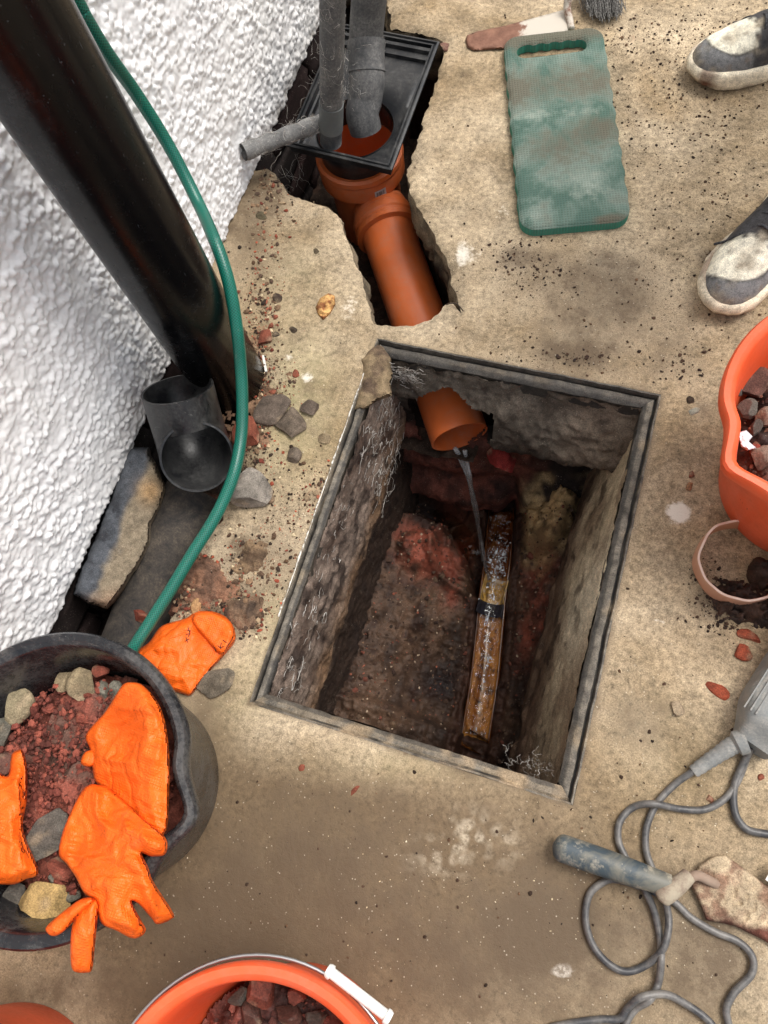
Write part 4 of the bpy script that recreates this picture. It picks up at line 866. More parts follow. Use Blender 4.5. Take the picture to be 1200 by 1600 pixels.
ST = [(422, 638, 62, 50, .016, S(96, 84, 74), 35, 'flat brown-grey stone flake beside the hose and soil pipe'), (452, 662, 52, 44, .018, S(100, 88, 76), -40, 'flat brown-grey stone flake with a small pit, nearest the round pebble'),
      (486, 637, 34, 26, .014, S(92, 80, 70), 20, 'small dark oval stone alone on the concrete left of the frame'), (457, 711, 25, 25, .016, S(104, 92, 80), 0, 'round grey pebble just below the flat stone flakes'),
      (505, 684, 22, 18, .010, S(128, 112, 88), 0, 'small tan pebble close to the left edge of the manhole frame'), (390, 765, 64, 62, .045, S(136, 128, 118), 20, 'jagged grey lump of mortar beside the black pipe elbow'),
      (418, 776, 22, 16, .014, S(120, 100, 80), 0, 'small brown lump touching the jagged mortar lump'), (334, 1063, 46, 58, .018, S(112, 102, 88), -35, 'flat grey stone half under the orange glove on the ground'),
      (307, 948, 18, 26, .014, S(160, 124, 86), 30, 'small tan stone just above the orange glove on the ground'), (431, 465, 18, 16, .010, S(60, 48, 40), 0, 'small black lump of dirt above the left of the trench slab'),
      (408, 336, 18, 14, .010, S(84, 76, 58), 0, 'small olive pebble at the foot of the white wall'), (494, 391, 12, 10, .006, S(92, 80, 62), 0, 'tiny grey pebble in the middle of the left slab'),
      (1078, 760, 10, 18, .006, S(150, 110, 80), 0, 'tiny brown chip between frame and right bucket'), (1060, 1106, 24, 24, .012, S(158, 140, 116), 10, 'pale stone chip on the concrete right of the manhole frame'),
      (430, 522, 12, 10, .007, S(60, 50, 42), 0, 'small dark lump right of the green hose'), (458, 514, 14, 10, .007, S(66, 56, 46), 0, 'dark crumb beside the small dark lump'), (1112, 592, 0, 0, 0, None, 0, '')]
for (x, y, w, h, th, c, a_, lb) in ST:
    if c is None: continue
    stone(x, y, w, h, th, c, 0, a_, 'stone' if 'mortar' not in lb else 'mortar_lump', lb, 'stone' if 'mortar' not in lb else 'mortar lump', planes=9)
for (x, y, w, h, th, a_, lb) in [(385, 675, 44, 50, .035, 20, 'crumbly red brick lump behind the green hose'), (413, 527, 22, 24, .014, 40, 'red brick chip beside the foot of the soil pipe'), (462, 582, 13, 14, .008, 0, 'small pinkish brick crumb next to a white mark'),
      (1173, 994, 40, 20, .012, 10, 'bright orange-red brick flake nearest the dark earth heap'), (1162, 1016, 34, 30, .014, -10, 'dull red brick chip under the bright flake'), (1122, 1076, 40, 20, .010, -12, 'orange-red brick flake left of the grey power tool'),
      (1081, 741, 10, 14, .008, 0, 'tiny red brick crumb left of the orange bucket'), (1109, 1249, 13, 12, .008, 0, 'tiny red brick crumb beside the curved cable'), (1190, 1215, 11, 12, .007, 0, 'tiny red brick crumb by the right photo edge'),
      (472, 1199, 10, 12, .006, 0, 'tiny red brick crumb below the manhole frame'), (552, 1238, 9, 24, .005, -10, 'thin reddish sliver below the manhole frame')]:
    stone(x, y, w, h, th, S(150, 74, 52) if 'bright' in lb or 'flake' in lb else S(132, 74, 56), 0, a_, 'brick_chip', lb, 'brick chip', planes=9)
for (x, y, w, h, a_, lb) in [(250, 822, 24, 24, 10, 'small red brick lump in the trench beside the rubble slab'), (236, 865, 18, 14, 0, 'red brick crumb in the trench below the small brick lump'), (222, 962, 40, 18, 10, 'brown brick flake on the old pipe near the bucket')]:
    stone(x, y, w, h, .02, S(120, 62, 48), -.04, a_, 'brick_chip', lb, 'brick chip')
stone(652, 872, 26, 20, .018, S(96, 92, 92), -.50, 0, 'stone', 'dark grey pebble on the red mound at the chamber bottom', 'stone'); stone(668, 880, 18, 14, .014, S(190, 78, 44), -.495, 0, 'brick_chip', 'bright orange brick chip on the mound at the chamber bottom', 'brick chip')
stone(785, 716, 62, 34, .03, S(140, 50, 46), -.30, -20, 'brick_lump', 'broken red brick lump on the ledge under the orange pipe end', 'brick lump', planes=8)
stone(716, 560 - 5, 0.1, .1, .001, gry) if False else None
# walnut-like shell / wood chip
v, f, p_, d_ = inflate([(497, 492), (493, 480), (500, 466), (513, 458), (523, 462), (524, 476), (516, 490), (505, 500)], lambda x, y: 0 * x, .007, 9, 1.5, lambda p, d: .004 * ridge(np.c_[p, 0 * p[:, 0]], .12, 3, 4) * sm(0, 4, d)); c = mixc(S(196, 152, 96), S(130, 82, 50), sm(-.1, .4, fbm(v, 120, 3, 2)))
tag(mesh('wood_chip', v, f, MAT_STONE, col=c), 'splintered yellow-brown wood chip on the slab left of the orange pipe', 'wood chip')
# white plastic splinter, glassy pebble, steel sliver
q_ = M('white plastic', .5); q_.col((.72, .70, .64)); v, f = box(-.017, .017, -.002, .002, 0, .003); R = np.array(Matrix.Rotation(-1.05, 3, 'Z')); tag(mesh('plastic_splinter', v @ R.T + G(414, 569, 0), f, q_.m, smooth=False), 'thin white plastic splinter beside the soil pipe foot', 'splinter')
stone(1086, 641, 16, 18, .008, S(150, 146, 132), 0, 0, 'glass_pebble', 'pale glassy pebble between the frame corner and orange bucket', 'pebble'); stone(1079, 624, 16, 14, .007, S(58, 46, 36), 0, 0, 'dirt_lump', 'dark dirt lump just above the glassy pebble', 'dirt lump')
P = spline([G(697, 476, .002), G(712, 474, .004), G(724, 486, .004)], 8); v, f = tube(P, .0012, 5); tag(mesh('twig', v, f, MAT_STONE, col=np.tile(S(70, 60, 50), (len(v), 1))), 'tiny dark twig at the tip of the trench crack', 'twig')
for (x, y, w, h, lb) in [(695, 72, 18, 14, 'small rust-brown stone at the corner of the black hopper'), (735, 440, 0, 0, '')]:
    if w: stone(x, y, w, h, .01, S(120, 88, 76), 0, 0, 'stone', lb, 'stone')
# cement lump bridging the far left corner of the frame
v, f, p_, d_ = inflate(densify(np.array([(584, 535), (600, 540), (611, 560), (612, 590), (611, 618), (590, 626), (570, 640), (552, 642), (556, 610), (563, 585), (560, 560), (575, 545)], float), 3, jit=2.5, sc=.08, s=2), lambda x, y: 0 * x - .022, .030, 14, 2.6, lambda p, d: (.006 * fbm(np.c_[p, 0 * p[:, 0]], .05, 4, 3)) * sm(0, 8, d)); c = mixc(S(132, 114, 88), S(88, 72, 58), sm(-.2, .4, fbm(v, 40, 4, 2)))
tag(mesh('mortar_lump', v, f, MAT_STONE, col=c), 'tan mortar plug filling the far left corner of the manhole frame', 'mortar lump')

# ================================================================== KNEELING PAD
def pad():
    c4 = [(786, 72), (938, 54), (984, 352), (813, 376)]
    def lerp(a, b, t): return np.array(a) * (1 - t) + np.array(b) * t
    W2 = [G(*p)[:2] for p in c4]                                    # far left, far right, near right, near left
    O = W2[0]; ex = W2[1] - O; ey = W2[3] - O; w = np.linalg.norm(ex); l = (np.linalg.norm(ey) + np.linalg.norm(W2[2] - W2[1])) / 2; ex /= w; ey = ey - (ey @ ex) * ex * .0; ey /= np.linalg.norm(ey)
    w = (w + np.linalg.norm(W2[2] - W2[3])) / 2
    r = .030; pts = []
    for (cx, cy, a0) in ((w - r, l - r, 0), (r, l - r, 90), (r, r, 180), (w - r, r, 270)):
        for a in np.linspace(a0, a0 + 90, 12): pts.append((cx + r * math.cos(math.radians(a)), cy + r * math.sin(math.radians(a))))
    pts = densify(np.array(pts), .005)
    # gently scalloped long sides
    sc_ = .0017 * np.sin(pts[:, 1] * 2 * np.pi / .047) * sm(.04, .10, pts[:, 1]) * sm(l - .03, l - .08, pts[:, 1]); pts[:, 0] += np.where(pts[:, 0] > w / 2, -sc_, sc_)
    hx0, hx1, hy, hr = .040, w - .050, .044, .0165; hole_ = []
    for t in np.linspace(0, 1, 22): hole_.append((hx0 + (hx1 - hx0) * t, hy - hr - .002 * math.sin(t * 4 * 2 * math.pi)))
    for a in np.linspace(-90, 90, 9)[1:-1]: hole_.append((hx1 + hr * math.cos(math.radians(a)), hy + hr * math.sin(math.radians(a))))
    for t in np.linspace(1, 0, 22): hole_.append((hx0 + (hx1 - hx0) * t, hy + hr))
    for a in np.linspace(90, 270, 9)[1:-1]: hole_.append((hx0 + hr * math.cos(math.radians(a)), hy + hr * math.sin(math.radians(a))))
    hole_ = np.array(hole_)
    gx, gy = np.meshgrid(np.arange(0, w, .004), np.arange(0, l, .004)); p = np.stack([gx.ravel(), gy.ravel()], 1) + rng.uniform(-.0006, .0006, (gx.size, 2)); p = p[pip(p, pts) & ~pip(p, hole_)]; p = p[(pdist(p, pts) > .0022) & (pdist(p, hole_) > .0022)]
    v, f = cdt([pts, hole_], p); d = np.minimum(pdist(v, pts), pdist(v, hole_)); T = .021; q = np.c_[v, 0 * v[:, 0]]
    z = T - .005 * np.exp(-d / .0035) + .0012 * fbm(q, 14, 3, 3) - .0014 * np.abs(np.sin(v[:, 0] * np.pi / .0042) * np.sin(v[:, 1] * np.pi / .0042)) * 0
    def tow(v2, z_): return np.concatenate([O[None] + v2[:, :1] * ex + v2[:, 1:2] * ey, z_[:, None]], 1)
    top = tow(v, z + .001); rims = []
    V = [top]; Fs = f.tolist(); n = len(top)
    t3 = top[f]; 
    if np.cross(t3[0, 1] - t3[0, 0], t3[0, 2] - t3[0, 0])[2] < 0: Fs = f[:, ::-1].tolist()
    for L in (pts, hole_):
        k = len(L); z0 = T - .005 + .001; rows = [tow(L, np.full(k, zz)) for zz in (z0, z0 - .003, .011, .0095, .008, .001)]
        off = [0, .0, 0, .0012, 0, 0]; cen = L.mean(0)
        S_ = np.vstack(rows); Fq = grid_faces(6, k, True) + n; V.append(S_); Fs += Fq.tolist(); n += len(S_)
    V = np.vstack(V)
    q = M('green foam', .75, .2); nz = q.noise(9, 5, .65, .6); n2 = q.noise(60, 5, .7); a = q.sep(q.attr('mask'))
    g1 = q.mix(q.ramp(nz, [(.42, 0), (.58, 1)]), (.075, .140, .112), (.205, .270, .228))
    dirt = q.ramp(q.math('ADD', a[0], q.math('ADD', q.math('MULTIPLY_ADD', nz, 1.8, -.9), q.math('MULTIPLY_ADD', n2, .9, -.45))), [(.06, 0), (.60, .92)])
    g2 = q.mix(dirt, g1, (.135, .118, .085)); pale = q.ramp(q.math('ADD', a[1], q.math('MULTIPLY_ADD', n2, 1.2, -.6)), [(.3, 0), (.8, .75)]); g2 = q.mix(pale, g2, (.40, .45, .38))
    g2 = q.mix(a[2], g2, (.040, .26, .185)); q.col(g2)
    mp = q.n('ShaderNodeMapping'); ang = math.atan2(ex[1], ex[0]); mp.inputs['Rotation'].default_value = (0, 0, -ang); q.l(q.tc, mp.inputs['Vector'])
    sx_ = q.n('ShaderNodeSeparateXYZ'); q.l(mp.outputs[0], sx_.inputs[0])
    gr = q.math('MAXIMUM', q.math('ABSOLUTE', q.math('SINE', q.math('MULTIPLY', sx_.outputs[0], 620.0))), q.math('ABSOLUTE', q.math('SINE', q.math('MULTIPLY', sx_.outputs[1], 620.0))))
    grf = q.ramp(gr, [(.80, 1), (1.0, 0)]); q.bump(grf, .8, .0012).bump(n2, .3, .001)
    g3 = q.mix(q.math('MULTIPLY', grf, .35), g2, (.06, .10, .075), 'MULTIPLY'); q.col(q.mix(q.math('MULTIPLY', grf, .28), g2, (.10, .12, .09)))
    m_ = np.zeros((len(V), 3)); loc = V[:, :2] - O; u_ = loc @ ex / w; v_ = loc @ ey / l
    m_[:, 0] = .85 * np.exp(-((v_ - .03) / .05) ** 2) + .5 * np.exp(-((v_ - .30) / .09) ** 2) + .75 * np.exp(-(((u_ - .85) / .25) ** 2 + ((v_ - .55) / .07) ** 2)) + .5 * np.exp(-(((u_ - .4) / .3) ** 2 + ((v_ - .62) / .08) ** 2)) + .9 * np.exp(-(((u_ - .8) / .18) ** 2 + ((v_ - .985) / .02) ** 2)) + .4 * np.exp(-((u_ - .12) / .05) ** 2) * np.exp(-((v_ - .1) / .06) ** 2)
    m_[:, 1] = .6 * np.exp(-(((u_ - .65) / .25) ** 2 + ((v_ - .82) / .1) ** 2)) + .55 * np.exp(-(((u_ - .2) / .2) ** 2 + ((v_ - .45) / .05) ** 2)) + .5 * np.exp(-(((u_ - .15) / .12) ** 2 + ((v_ - .93) / .05) ** 2)) + .45 * np.exp(-(((u_ - .7) / .3) ** 2 + ((v_ - .46) / .04) ** 2))
    side = np.zeros(len(V)); side[len(top):] = 1; m_[:, 2] = side * .85; m_[:, 0] *= (1 - side); m_[:, 1] *= (1 - side)
    o = mesh('kneeling_pad', V, Fs, q.done(), attrs={'mask': np.clip(m_, 0, 1)}); tag(o, 'muddy green foam kneeling pad with a slotted handle hole on the concrete', 'kneeling pad')
pad()

# ================================================================== SCRAPER + BRUSH
rq = M('rusty steel', .7, .4); n = rq.noise(40, 6, .7); a = rq.sep(rq.attr('mask')); c = rq.mix(rq.ramp(n, [(.35, 0), (.65, 1)]), (.13, .055, .032), (.25, .12, .075)); c = rq.mix(rq.ramp(q_.noise(1) if False else rq.math('ADD', a[0], rq.math('MULTIPLY_ADD', rq.noise(55, 5, .75), 1.6, -.8)), [(.35, 0), (.6, 1)]), c, (.50, .45, .38)); rq.col(c); rq.bump(n, .4, .001)
v, f, p_, d_ = inflate([(727, 62), (730, 55), (745, 49), (790, 40), (885, 14), (896, 30), (888, 50), (842, 62), (786, 76), (740, 79), (730, 74)], lambda x, y: 0 * x + .002, .004, 4, 3, None)
mk = np.zeros((len(p_), 3)); mk[:, 0] = sm(790, 850, p_[:, 0]); mk = np.vstack([mk, mk])
sc_o = empty('scraper', G(810, 50, 0), 'flat rust-brown scraper blade caked with plaster beside the top of the kneeling pad', 'scraper')
mesh('blade', v, f, rq.done(), sc_o, attrs={'mask': mk})
P = spline([G(893, 46, .006), G(890, 30, .010), G(886, 12, .02), G(890, -6, .035), G(905, -22, .04)], 24); v, f = tube(P, np.linspace(.0065, .0085, 24), 14, True); mk = np.full((len(v), 3), .55); mesh('tang', v, f, rq.m, sc_o, attrs={'mask': mk})
P = spline([G(905, -22, .04), G(960, -60, .035), G(1020, -100, .03)], 14); v, f = tube(P, np.linspace(.012, .016, 14), 16, True); mesh('handle', v, f, plastic('wood handle', (.28, .18, .1), .6), sc_o)
bo = empty('brush', G(945, -30, 0), 'worn hand brush with splayed dark grey bristles at the top photo edge', 'brush')
v, f = tube(spline([G(918, -40, .03), G(960, -75, .035), G(1010, -120, .04)], 10), [.016] * 10, 18, True, 1.6); mesh('head', v, f, plastic('old wood', (.22, .15, .09), .7), bo)
rb = np.random.default_rng(5); parts = []
for i in range(420):
    t = rb.uniform(); base = G(905 + 62 * t, -24 - 10 * t + rb.uniform(-8, 8), .022 + rb.uniform(0, .012)); tip = G(918 + 52 * t + rb.normal() * 5, 20 + 6 * math.sin(t * 3) + rb.normal() * 5 - 14 * abs(t - .55), rb.uniform(.002, .022)); mid = (base + tip) / 2 + rb.normal(size=3) * .003
    parts.append(tube(spline([base, mid, tip], 5), .00055, 3, False))
v, f = merge(*parts); q = M('bristle', .6); q.col(q.mix(q.ramp(q.noise(300, 2), [(.4, 0), (.6, 1)]), (.06, .055, .05), (.26, .25, .23))); o = mesh('bristles', v, f, q.done(), bo); o['kind'] = 'stuff'

# ================================================================== BUCKETS
def bucket(name, c, R0, R1, H, matl, label, cat='bucket', spout=None, rimw=.014, group=None, th=.0035, tilt=0, ribs=True):
    b = empty(name, (c[0], c[1], 0), label, cat, group)
    def mod(rr, z, a):
        if spout is None: return rr
        da = np.angle(np.exp(1j * (a - spout))); k = sm(H * .55, H, z)
        return rr + k * (.016 * np.exp(-(da / .13) ** 2) - .006 * np.exp(-((np.abs(da) - .32) / .12) ** 2))
    ro = lambda z: R0 + (R1 - R0) * z / H
    out = [(.001, .004), (R0 - .01, .003), (R0 - .003, .0), (R0, .006), (ro(H * .3), H * .3), (ro(H * .6), H * .6), (ro(H * .80), H * .80), (ro(H * .805) + .003, H * .805), (ro(H * .82) + .003, H * .82), (ro(H * .825), H * .825), (ro(H - .024), H - .024),
           (R1 + rimw * .9, H - .022), (R1 + rimw, H - .016), (R1 + rimw, H - .004), (R1 + rimw * .8, H), (R1 + rimw * .25, H + .0005), (R1 - th * .5, H - .003), (R1 - th * 1.2, H - .008), (ro(H * .8) - th, H * .8), (ro(H * .5) - th, H * .5), (ro(H * .2) - th, H * .2), (R0 - th, .008), (.001, .008)]
    v, f = lathe(out, 128, (c[0], c[1], 0), None, mod); o = mesh('bucket_shell', v, f, matl, b); autosmooth(o, 35); return b
def bail(b, c, R1, H, az, droop, matl, r=.0022, span=math.pi):
    """wire handle lying down along the rim on one side"""
    pts = []
    for t in np.linspace(-span / 2, span / 2, 40):
        a = az + t; k = math.cos(t); rr = R1 + .0165 + .001 * k; pts.append((c[0] + rr * math.cos(a), c[1] + rr * math.sin(a), H - .018 - droop * k))
    v, f = tube(np.array(pts), r, 10, True); return mesh('wire_handle', v, f, matl, b)
wire = M('galvanised wire', .35, .5); wire.b.inputs['Metallic'].default_value = .9; wire.col((.45, .45, .45)); wire = wire.done()
OB = plastic('orange bucket plastic', (.80, .105, .030), .42, (.34, .20, .13), .42, 1.3, .4, .25, .08, .50)
BB = plastic('black bucket plastic', (.010, .011, .014), .22, (.34, .32, .29), .38, 1.6, .5, .3, .15, .46)
bkc = (-.497, -.135); bb = bucket('black_bucket', bkc, .130, .163, .25, BB, 'black builder\'s bucket full of rubble and red earth with orange gloves on top', spout=math.radians(5))
orc = (.340, .562); ob = bucket('orange_bucket', orc, .118, .166, .25, OB, 'muddy orange bucket of rubble with a pouring lip, cut by the right photo edge', spout=math.radians(215))
onc = (-.143, -.387); on = bucket('orange_bucket', onc, .122, .150, .25, OB, 'clean orange bucket with a wire bail and white grip at the bottom of the photo')
bail(on, onc, .150, .25, math.radians(78), .004, wire, .0022, math.radians(180))
v, f = lathe([(.0, -.040), (.006, -.040), (.0075, -.037), (.0075, -.034), (.0056, -.033), (.0056, .033), (.0075, .034), (.0075, .037), (.006, .040), (.0, .040)], 20); ga = math.radians(50); dv_ = np.array([-math.sin(ga), math.cos(ga), 0]); nvv = np.array([math.cos(ga), math.sin(ga), 0])
gp0 = G(560, 1553, .238); dd_ = G(600, 1588, .238) - G(513, 1520, .238); dd_ /= np.linalg.norm(dd_)
Rm = np.stack([np.cross(dd_, [0, 0, 1]), np.array([0, 0, 1.0]), dd_], 1); v = np.array(v) @ Rm.T + gp0; q = M('white grip', .45); q.col(q.mix(q.ramp(q.noise(60, 4), [(.5, 0), (.7, .4)]), (.74, .74, .70), (.4, .36, .3))); autosmooth(mesh('grip', v, f, q.done(), on), 35)
# lug that carries the wire
DRK = plastic('dull red bucket plastic', (.42, .045, .022), .5, (.3, .2, .15), .3, 1, .4, .2, .1)
blc = (-.492, -.560); bl = bucket('orange_bucket', blc, .128, .155, .22, OB, 'orange-red bucket just entering the bottom left corner of the photo')

def soil(name, c, R_, z0, amp, colf, seed, label, cat='soil', st=.0035, sc=22):
    xs = np.arange(-R_, R_ + st, st); gx, gy = np.meshgrid(xs, xs, indexing='ij'); P = np.stack([gx.ravel() + c[0], gy.ravel() + c[1], 0 * gx.ravel()], 1); rr = np.hypot(gx, gy).ravel()
    z = z0 + amp * (fbm(P, sc, 5, seed) + .5 * ridge(P, sc * 3, 4, seed + 3)) - .03 * sm(.75, 1.0, rr / R_); V = P.copy(); V[:, 2] = z; Fq = grid_faces(len(xs), len(xs)); Fq = Fq[(rr[Fq] < R_).all(1)]
    used = np.unique(Fq); mp_ = -np.ones(len(V), int); mp_[used] = np.arange(len(used)); V = V[used]; Fq = mp_[Fq]
    if np.cross(V[Fq[0, 1]] - V[Fq[0, 0]], V[Fq[0, 2]] - V[Fq[0, 1]])[2] < 0: Fq = Fq[:, ::-1]
    return tag(mesh(name, V, Fq, MAT_WET if 'dark' in label else MAT_EARTH, col=colf(V)), label, cat, kind='stuff')
soil('red_earth', bkc, .142, .165, .022, lambda V: mixc(mixc(S(138, 78, 64), S(108, 60, 50), sm(-.3, .3, fbm(V, 20, 4, 3))), S(100, 74, 64), sm(.2, .5, fbm(V, 10, 3, 6))), 11, 'crumbly dull red earth filling the black bucket')
soil('dark_earth', orc, .142, .150, .022, lambda V: mixc(S(96, 62, 50), S(54, 38, 34), sm(-.2, .3, fbm(V, 20, 4, 3))), 12, 'dark reddish earth filling the right orange bucket')
soil('dark_earth', onc, .128, .120, .020, lambda V: mixc(S(112, 62, 52), S(62, 40, 36), sm(-.2, .3, fbm(V, 20, 4, 3))), 13, 'dark wet red earth in the bottom orange bucket')
# crumb scatter helper: many tiny lumps joined in one mesh
def crumbs(name, pts, sizes, cols, label, cat, seed=1, flat=.6):
    r = np.random.default_rng(seed); V0, F0 = ico(1); V0 = V0[:]; n = len(pts); k = len(V0); V = np.empty((n, k, 3)); 
    for i in range(n):
        w = V0 * r.uniform(.6, 1.25, (k, 1)) * r.uniform(.55, 1.3, 3); a = r.uniform(0, 6.28); c_, s_ = math.cos(a), math.sin(a); w = w @ np.array([[c_, s_, 0], [-s_, c_, 0], [0, 0, 1]]); w[:, 2] *= flat; V[i] = w * sizes[i] + pts[i]
    Fq = (F0[None] + np.arange(n)[:, None, None] * k).reshape(-1, 3); return tag(mesh(name, V.reshape(-1, 3), Fq, MAT_CRUMB, smooth=False, col=np.repeat(cols, k, 0)), label, cat, kind='stuff')
def sprinkle(regs, n_tot, seed, smin, smax, palette, z=0.0, avoid=True):
    r = np.random.default_rng(seed); P = []; Sz = []; C = []
    wts = np.array([q[4] for q in regs], float); wts /= wts.sum()
    for (px, py, rx, ry, w), n in zip(regs, (wts * n_tot).astype(int)):
        x = px + r.normal(size=n) * rx; y = py + r.normal(size=n) * ry; s_ = smin + (smax - smin) * r.power(.22, n) * .999
        s_ = smin * (smax / smin) ** (r.uniform(size=n) ** 2.6); p = Ga(x, y, z); p[:, 2] += s_ * .35; P.append(p); Sz.append(s_); C.append(np.array(palette)[r.integers(0, len(palette), n)] * r.uniform(.6, 1.3, (n, 1)))
    P, Sz, C = np.vstack(P), np.concatenate(Sz), np.vstack(C)
    if avoid:
        ok = ~(pip(P, TA) | pip(P, TB) | pip(P, MH + np.array([[-.004, -.004], [.004, -.004], [.004, .004], [-.004, .004]]))) & (P[:, 0] > WX + .01); P, Sz, C = P[ok], Sz[ok], C[ok]
    return P, Sz, C
darkp = [S(58, 44, 34), S(72, 54, 42), S(46, 36, 30), S(90, 68, 50)]; redp = [S(138, 68, 50), S(112, 58, 46), S(160, 84, 60)]; palep = [S(190, 172, 140), S(170, 150, 120), S(206, 192, 166)]
P_, Z_, C_2 = sprinkle([(1000, 180, 90, 110, 5), (1120, 210, 60, 120, 5), (960, 55, 80, 20, 1.6), (1040, 60, 50, 30, 1.5), (1150, 60, 50, 40, 1.5), (830, 420, 40, 25, 1.0), (1000, 470, 120, 60, 2.0), (900, 560, 90, 20, 1.0), (1124, 405, 16, 12, .6), (690, 250, 40, 60, .3), (900, 800, 200, 300, 1.2), (600, 1350, 260, 100, .9), (1000, 1300, 120, 160, 1.0)], 5200, 2, .0005, .0032, darkp)
crumbs('dirt_crumbs', P_, Z_, C_2, 'dark crumbs of dirt scattered over the pale concrete slab', 'dirt crumbs', 3)
P_, Z_, C_2 = sprinkle([(415, 440, 22, 60, 2), (405, 550, 14, 60, 2.5), (425, 620, 20, 40, 1.5), (400, 690, 18, 40, 1.5), (430, 800, 30, 60, 2), (380, 880, 30, 40, 2), (330, 925, 30, 35, 3), (390, 960, 20, 20, 1.5), (500, 770, 22, 25, 1.5), (430, 300, 25, 30, 1.2), (470, 880, 30, 80, 1)], 3400, 5, .0006, .0042, redp + darkp + palep[:1])
crumbs('brick_crumbs', P_, Z_, C_2, 'brick and mortar crumbs strewn on the slab along the trench by the wall', 'brick crumbs', 6)
P_, Z_, C_2 = sprinkle([(600, 900, 330, 420, 2), (560, 1320, 240, 90, 2), (470, 760, 40, 120, 1.2), (450, 400, 50, 90, 1.0), (1010, 1100, 90, 220, 1.5), (760, 1400, 160, 90, .6), (750, 420, 40, 80, .5)], 1000, 9, .0005, .0014, palep)
crumbs('pale_grit', P_, Z_, C_2, 'pale grit grains lying over the concrete', 'grit', 9)
def in_bucket(c, R_, z0, n, seed, pal, label, smin=.0015, smax=.007):
    r = np.random.default_rng(seed); a = r.uniform(0, 6.28, n); q = np.sqrt(r.uniform(size=n)) * R_; P = np.stack([c[0] + q * np.cos(a), c[1] + q * np.sin(a), np.full(n, z0) + r.uniform(-.004, .012, n)], 1)
    s_ = smin * (smax / smin) ** (r.uniform(size=n) ** 2.2); crumbs('earth_lumps', P, s_, np.array(pal)[r.integers(0, len(pal), n)] * r.uniform(.7, 1.2, (n, 1)), label, 'earth lumps', seed, .9)
in_bucket(bkc, .13, .168, 3200, 21, [S(138, 76, 62), S(118, 64, 54), S(98, 56, 48)], 'small crumbs of red earth in the black bucket')
in_bucket(orc, .13, .152, 700, 22, [S(92, 60, 50), S(70, 50, 44), S(120, 80, 64)], 'dark crumbs on the earth in the right orange bucket')
in_bucket(onc, .115, .122, 600, 23, [S(110, 62, 52), S(76, 46, 40)], 'dark red crumbs in the bottom orange bucket')
# rocks in the buckets
BR_ = [(28, 1100, 44, 58, 'olive_', 'olive-grey stone at the left of the black bucket'), (100, 1062, 26, 34, 'tan', 'narrow tan stone under the bucket rim, left of the large one'), (128, 1068, 46, 44, 'tan', 'largest tan stone near the top of the black bucket'), (160, 1078, 24, 24, 'grey', 'small grey stone right of the largest tan stone'), (180, 1074, 22, 22, 'grey', 'small pale grey stone nearest the upper orange glove'),
       (157, 1048, 26, 22, 'red', 'small red brick piece beneath the bucket rim'), (136, 1122, 40, 28, 'red', 'flat red brick fragment in the middle of the red earth'), (0, 1145, 26, 44, 'grey', 'dark stone at the left edge of the black bucket'), (8, 1190, 40, 34, 'pink', 'pinkish lump above the left glove'),
       (72, 1308, 58, 76, 'dark', 'big dark grey stone between the left and lower gloves'), (70, 1408, 76, 56, 'sand', 'big sandy yellow block at the bottom of the black bucket'), (18, 1398, 34, 30, 'dark', 'small dark stone left of the sandy block'), (95, 1360, 44, 28, 'red', 'red-brown brick piece above the sandy block'), (113, 1400, 22, 18, 'grey', 'small grey stone right of the sandy block'), (84, 1374, 22, 18, 'grey', 'little grey stone above the sandy block')]
cd = {'olive_': S(142, 130, 104), 'tan': S(150, 134, 106), 'grey': S(120, 116, 104), 'red': S(146, 80, 64), 'dark': S(104, 98, 90), 'pink': S(108, 76, 66), 'sand': S(168, 140, 92)}
for (x, y, w, h, k, lb) in BR_: stone(x, y, w, h, .03 if max(w, h) > 40 else .018, cd[k], .168, 10, 'rubble_stone' if k != 'red' else 'brick_chip', lb, 'rubble stone' if k != 'red' else 'brick chip', 'rubble in the black bucket', planes=9)
OR_ = [(1180, 590, 60, 60, 'pink', 'reddish stone at the top of the right bucket'), (1170, 640, 34, 34, 'dark', 'dark lump below the reddish stone'), (1178, 700, 16, 18, 'redb', 'small round red pebble beside white plastic scrap'), (1192, 715, 40, 50, 'pale', 'pale pinkish stone by the right photo edge'), (1196, 655, 30, 40, 'pale', 'pale grey stone in the middle of the right bucket'), (1180, 668, 20, 24, 'dark', 'shiny dark flake in the right bucket'), (1192, 760, 30, 30, 'dark', 'dark lump at the pouring lip of the right bucket'), (1150, 610, 24, 26, 'dark', 'dark lump against the left inner side of the right bucket')]
cd.update({'redb': S(150, 70, 56), 'pale': S(128, 106, 92)})
for (x, y, w, h, k, lb) in OR_: stone(x, y, w, h, .028, cd[k], .152, 10, 'rubble_stone', lb, 'rubble stone', 'rubble in the right orange bucket')
v, f, p_, d_ = inflate([(1152, 676), (1166, 672), (1176, 682), (1170, 690), (1182, 700), (1168, 704), (1158, 698)], lambda x, y: 0 * x + .172, .006, 5, 1.5, lambda p, d: .004 * fbm(np.c_[p, 0 * p[:, 0]], .15, 3, 3) * sm(0, 4, d)); q_ = M('white film', .4); q_.col((.75, .76, .80)); tag(mesh('plastic_scrap', v, f, q_.done()), 'crumpled white plastic scrap in the right orange bucket', 'plastic scrap')
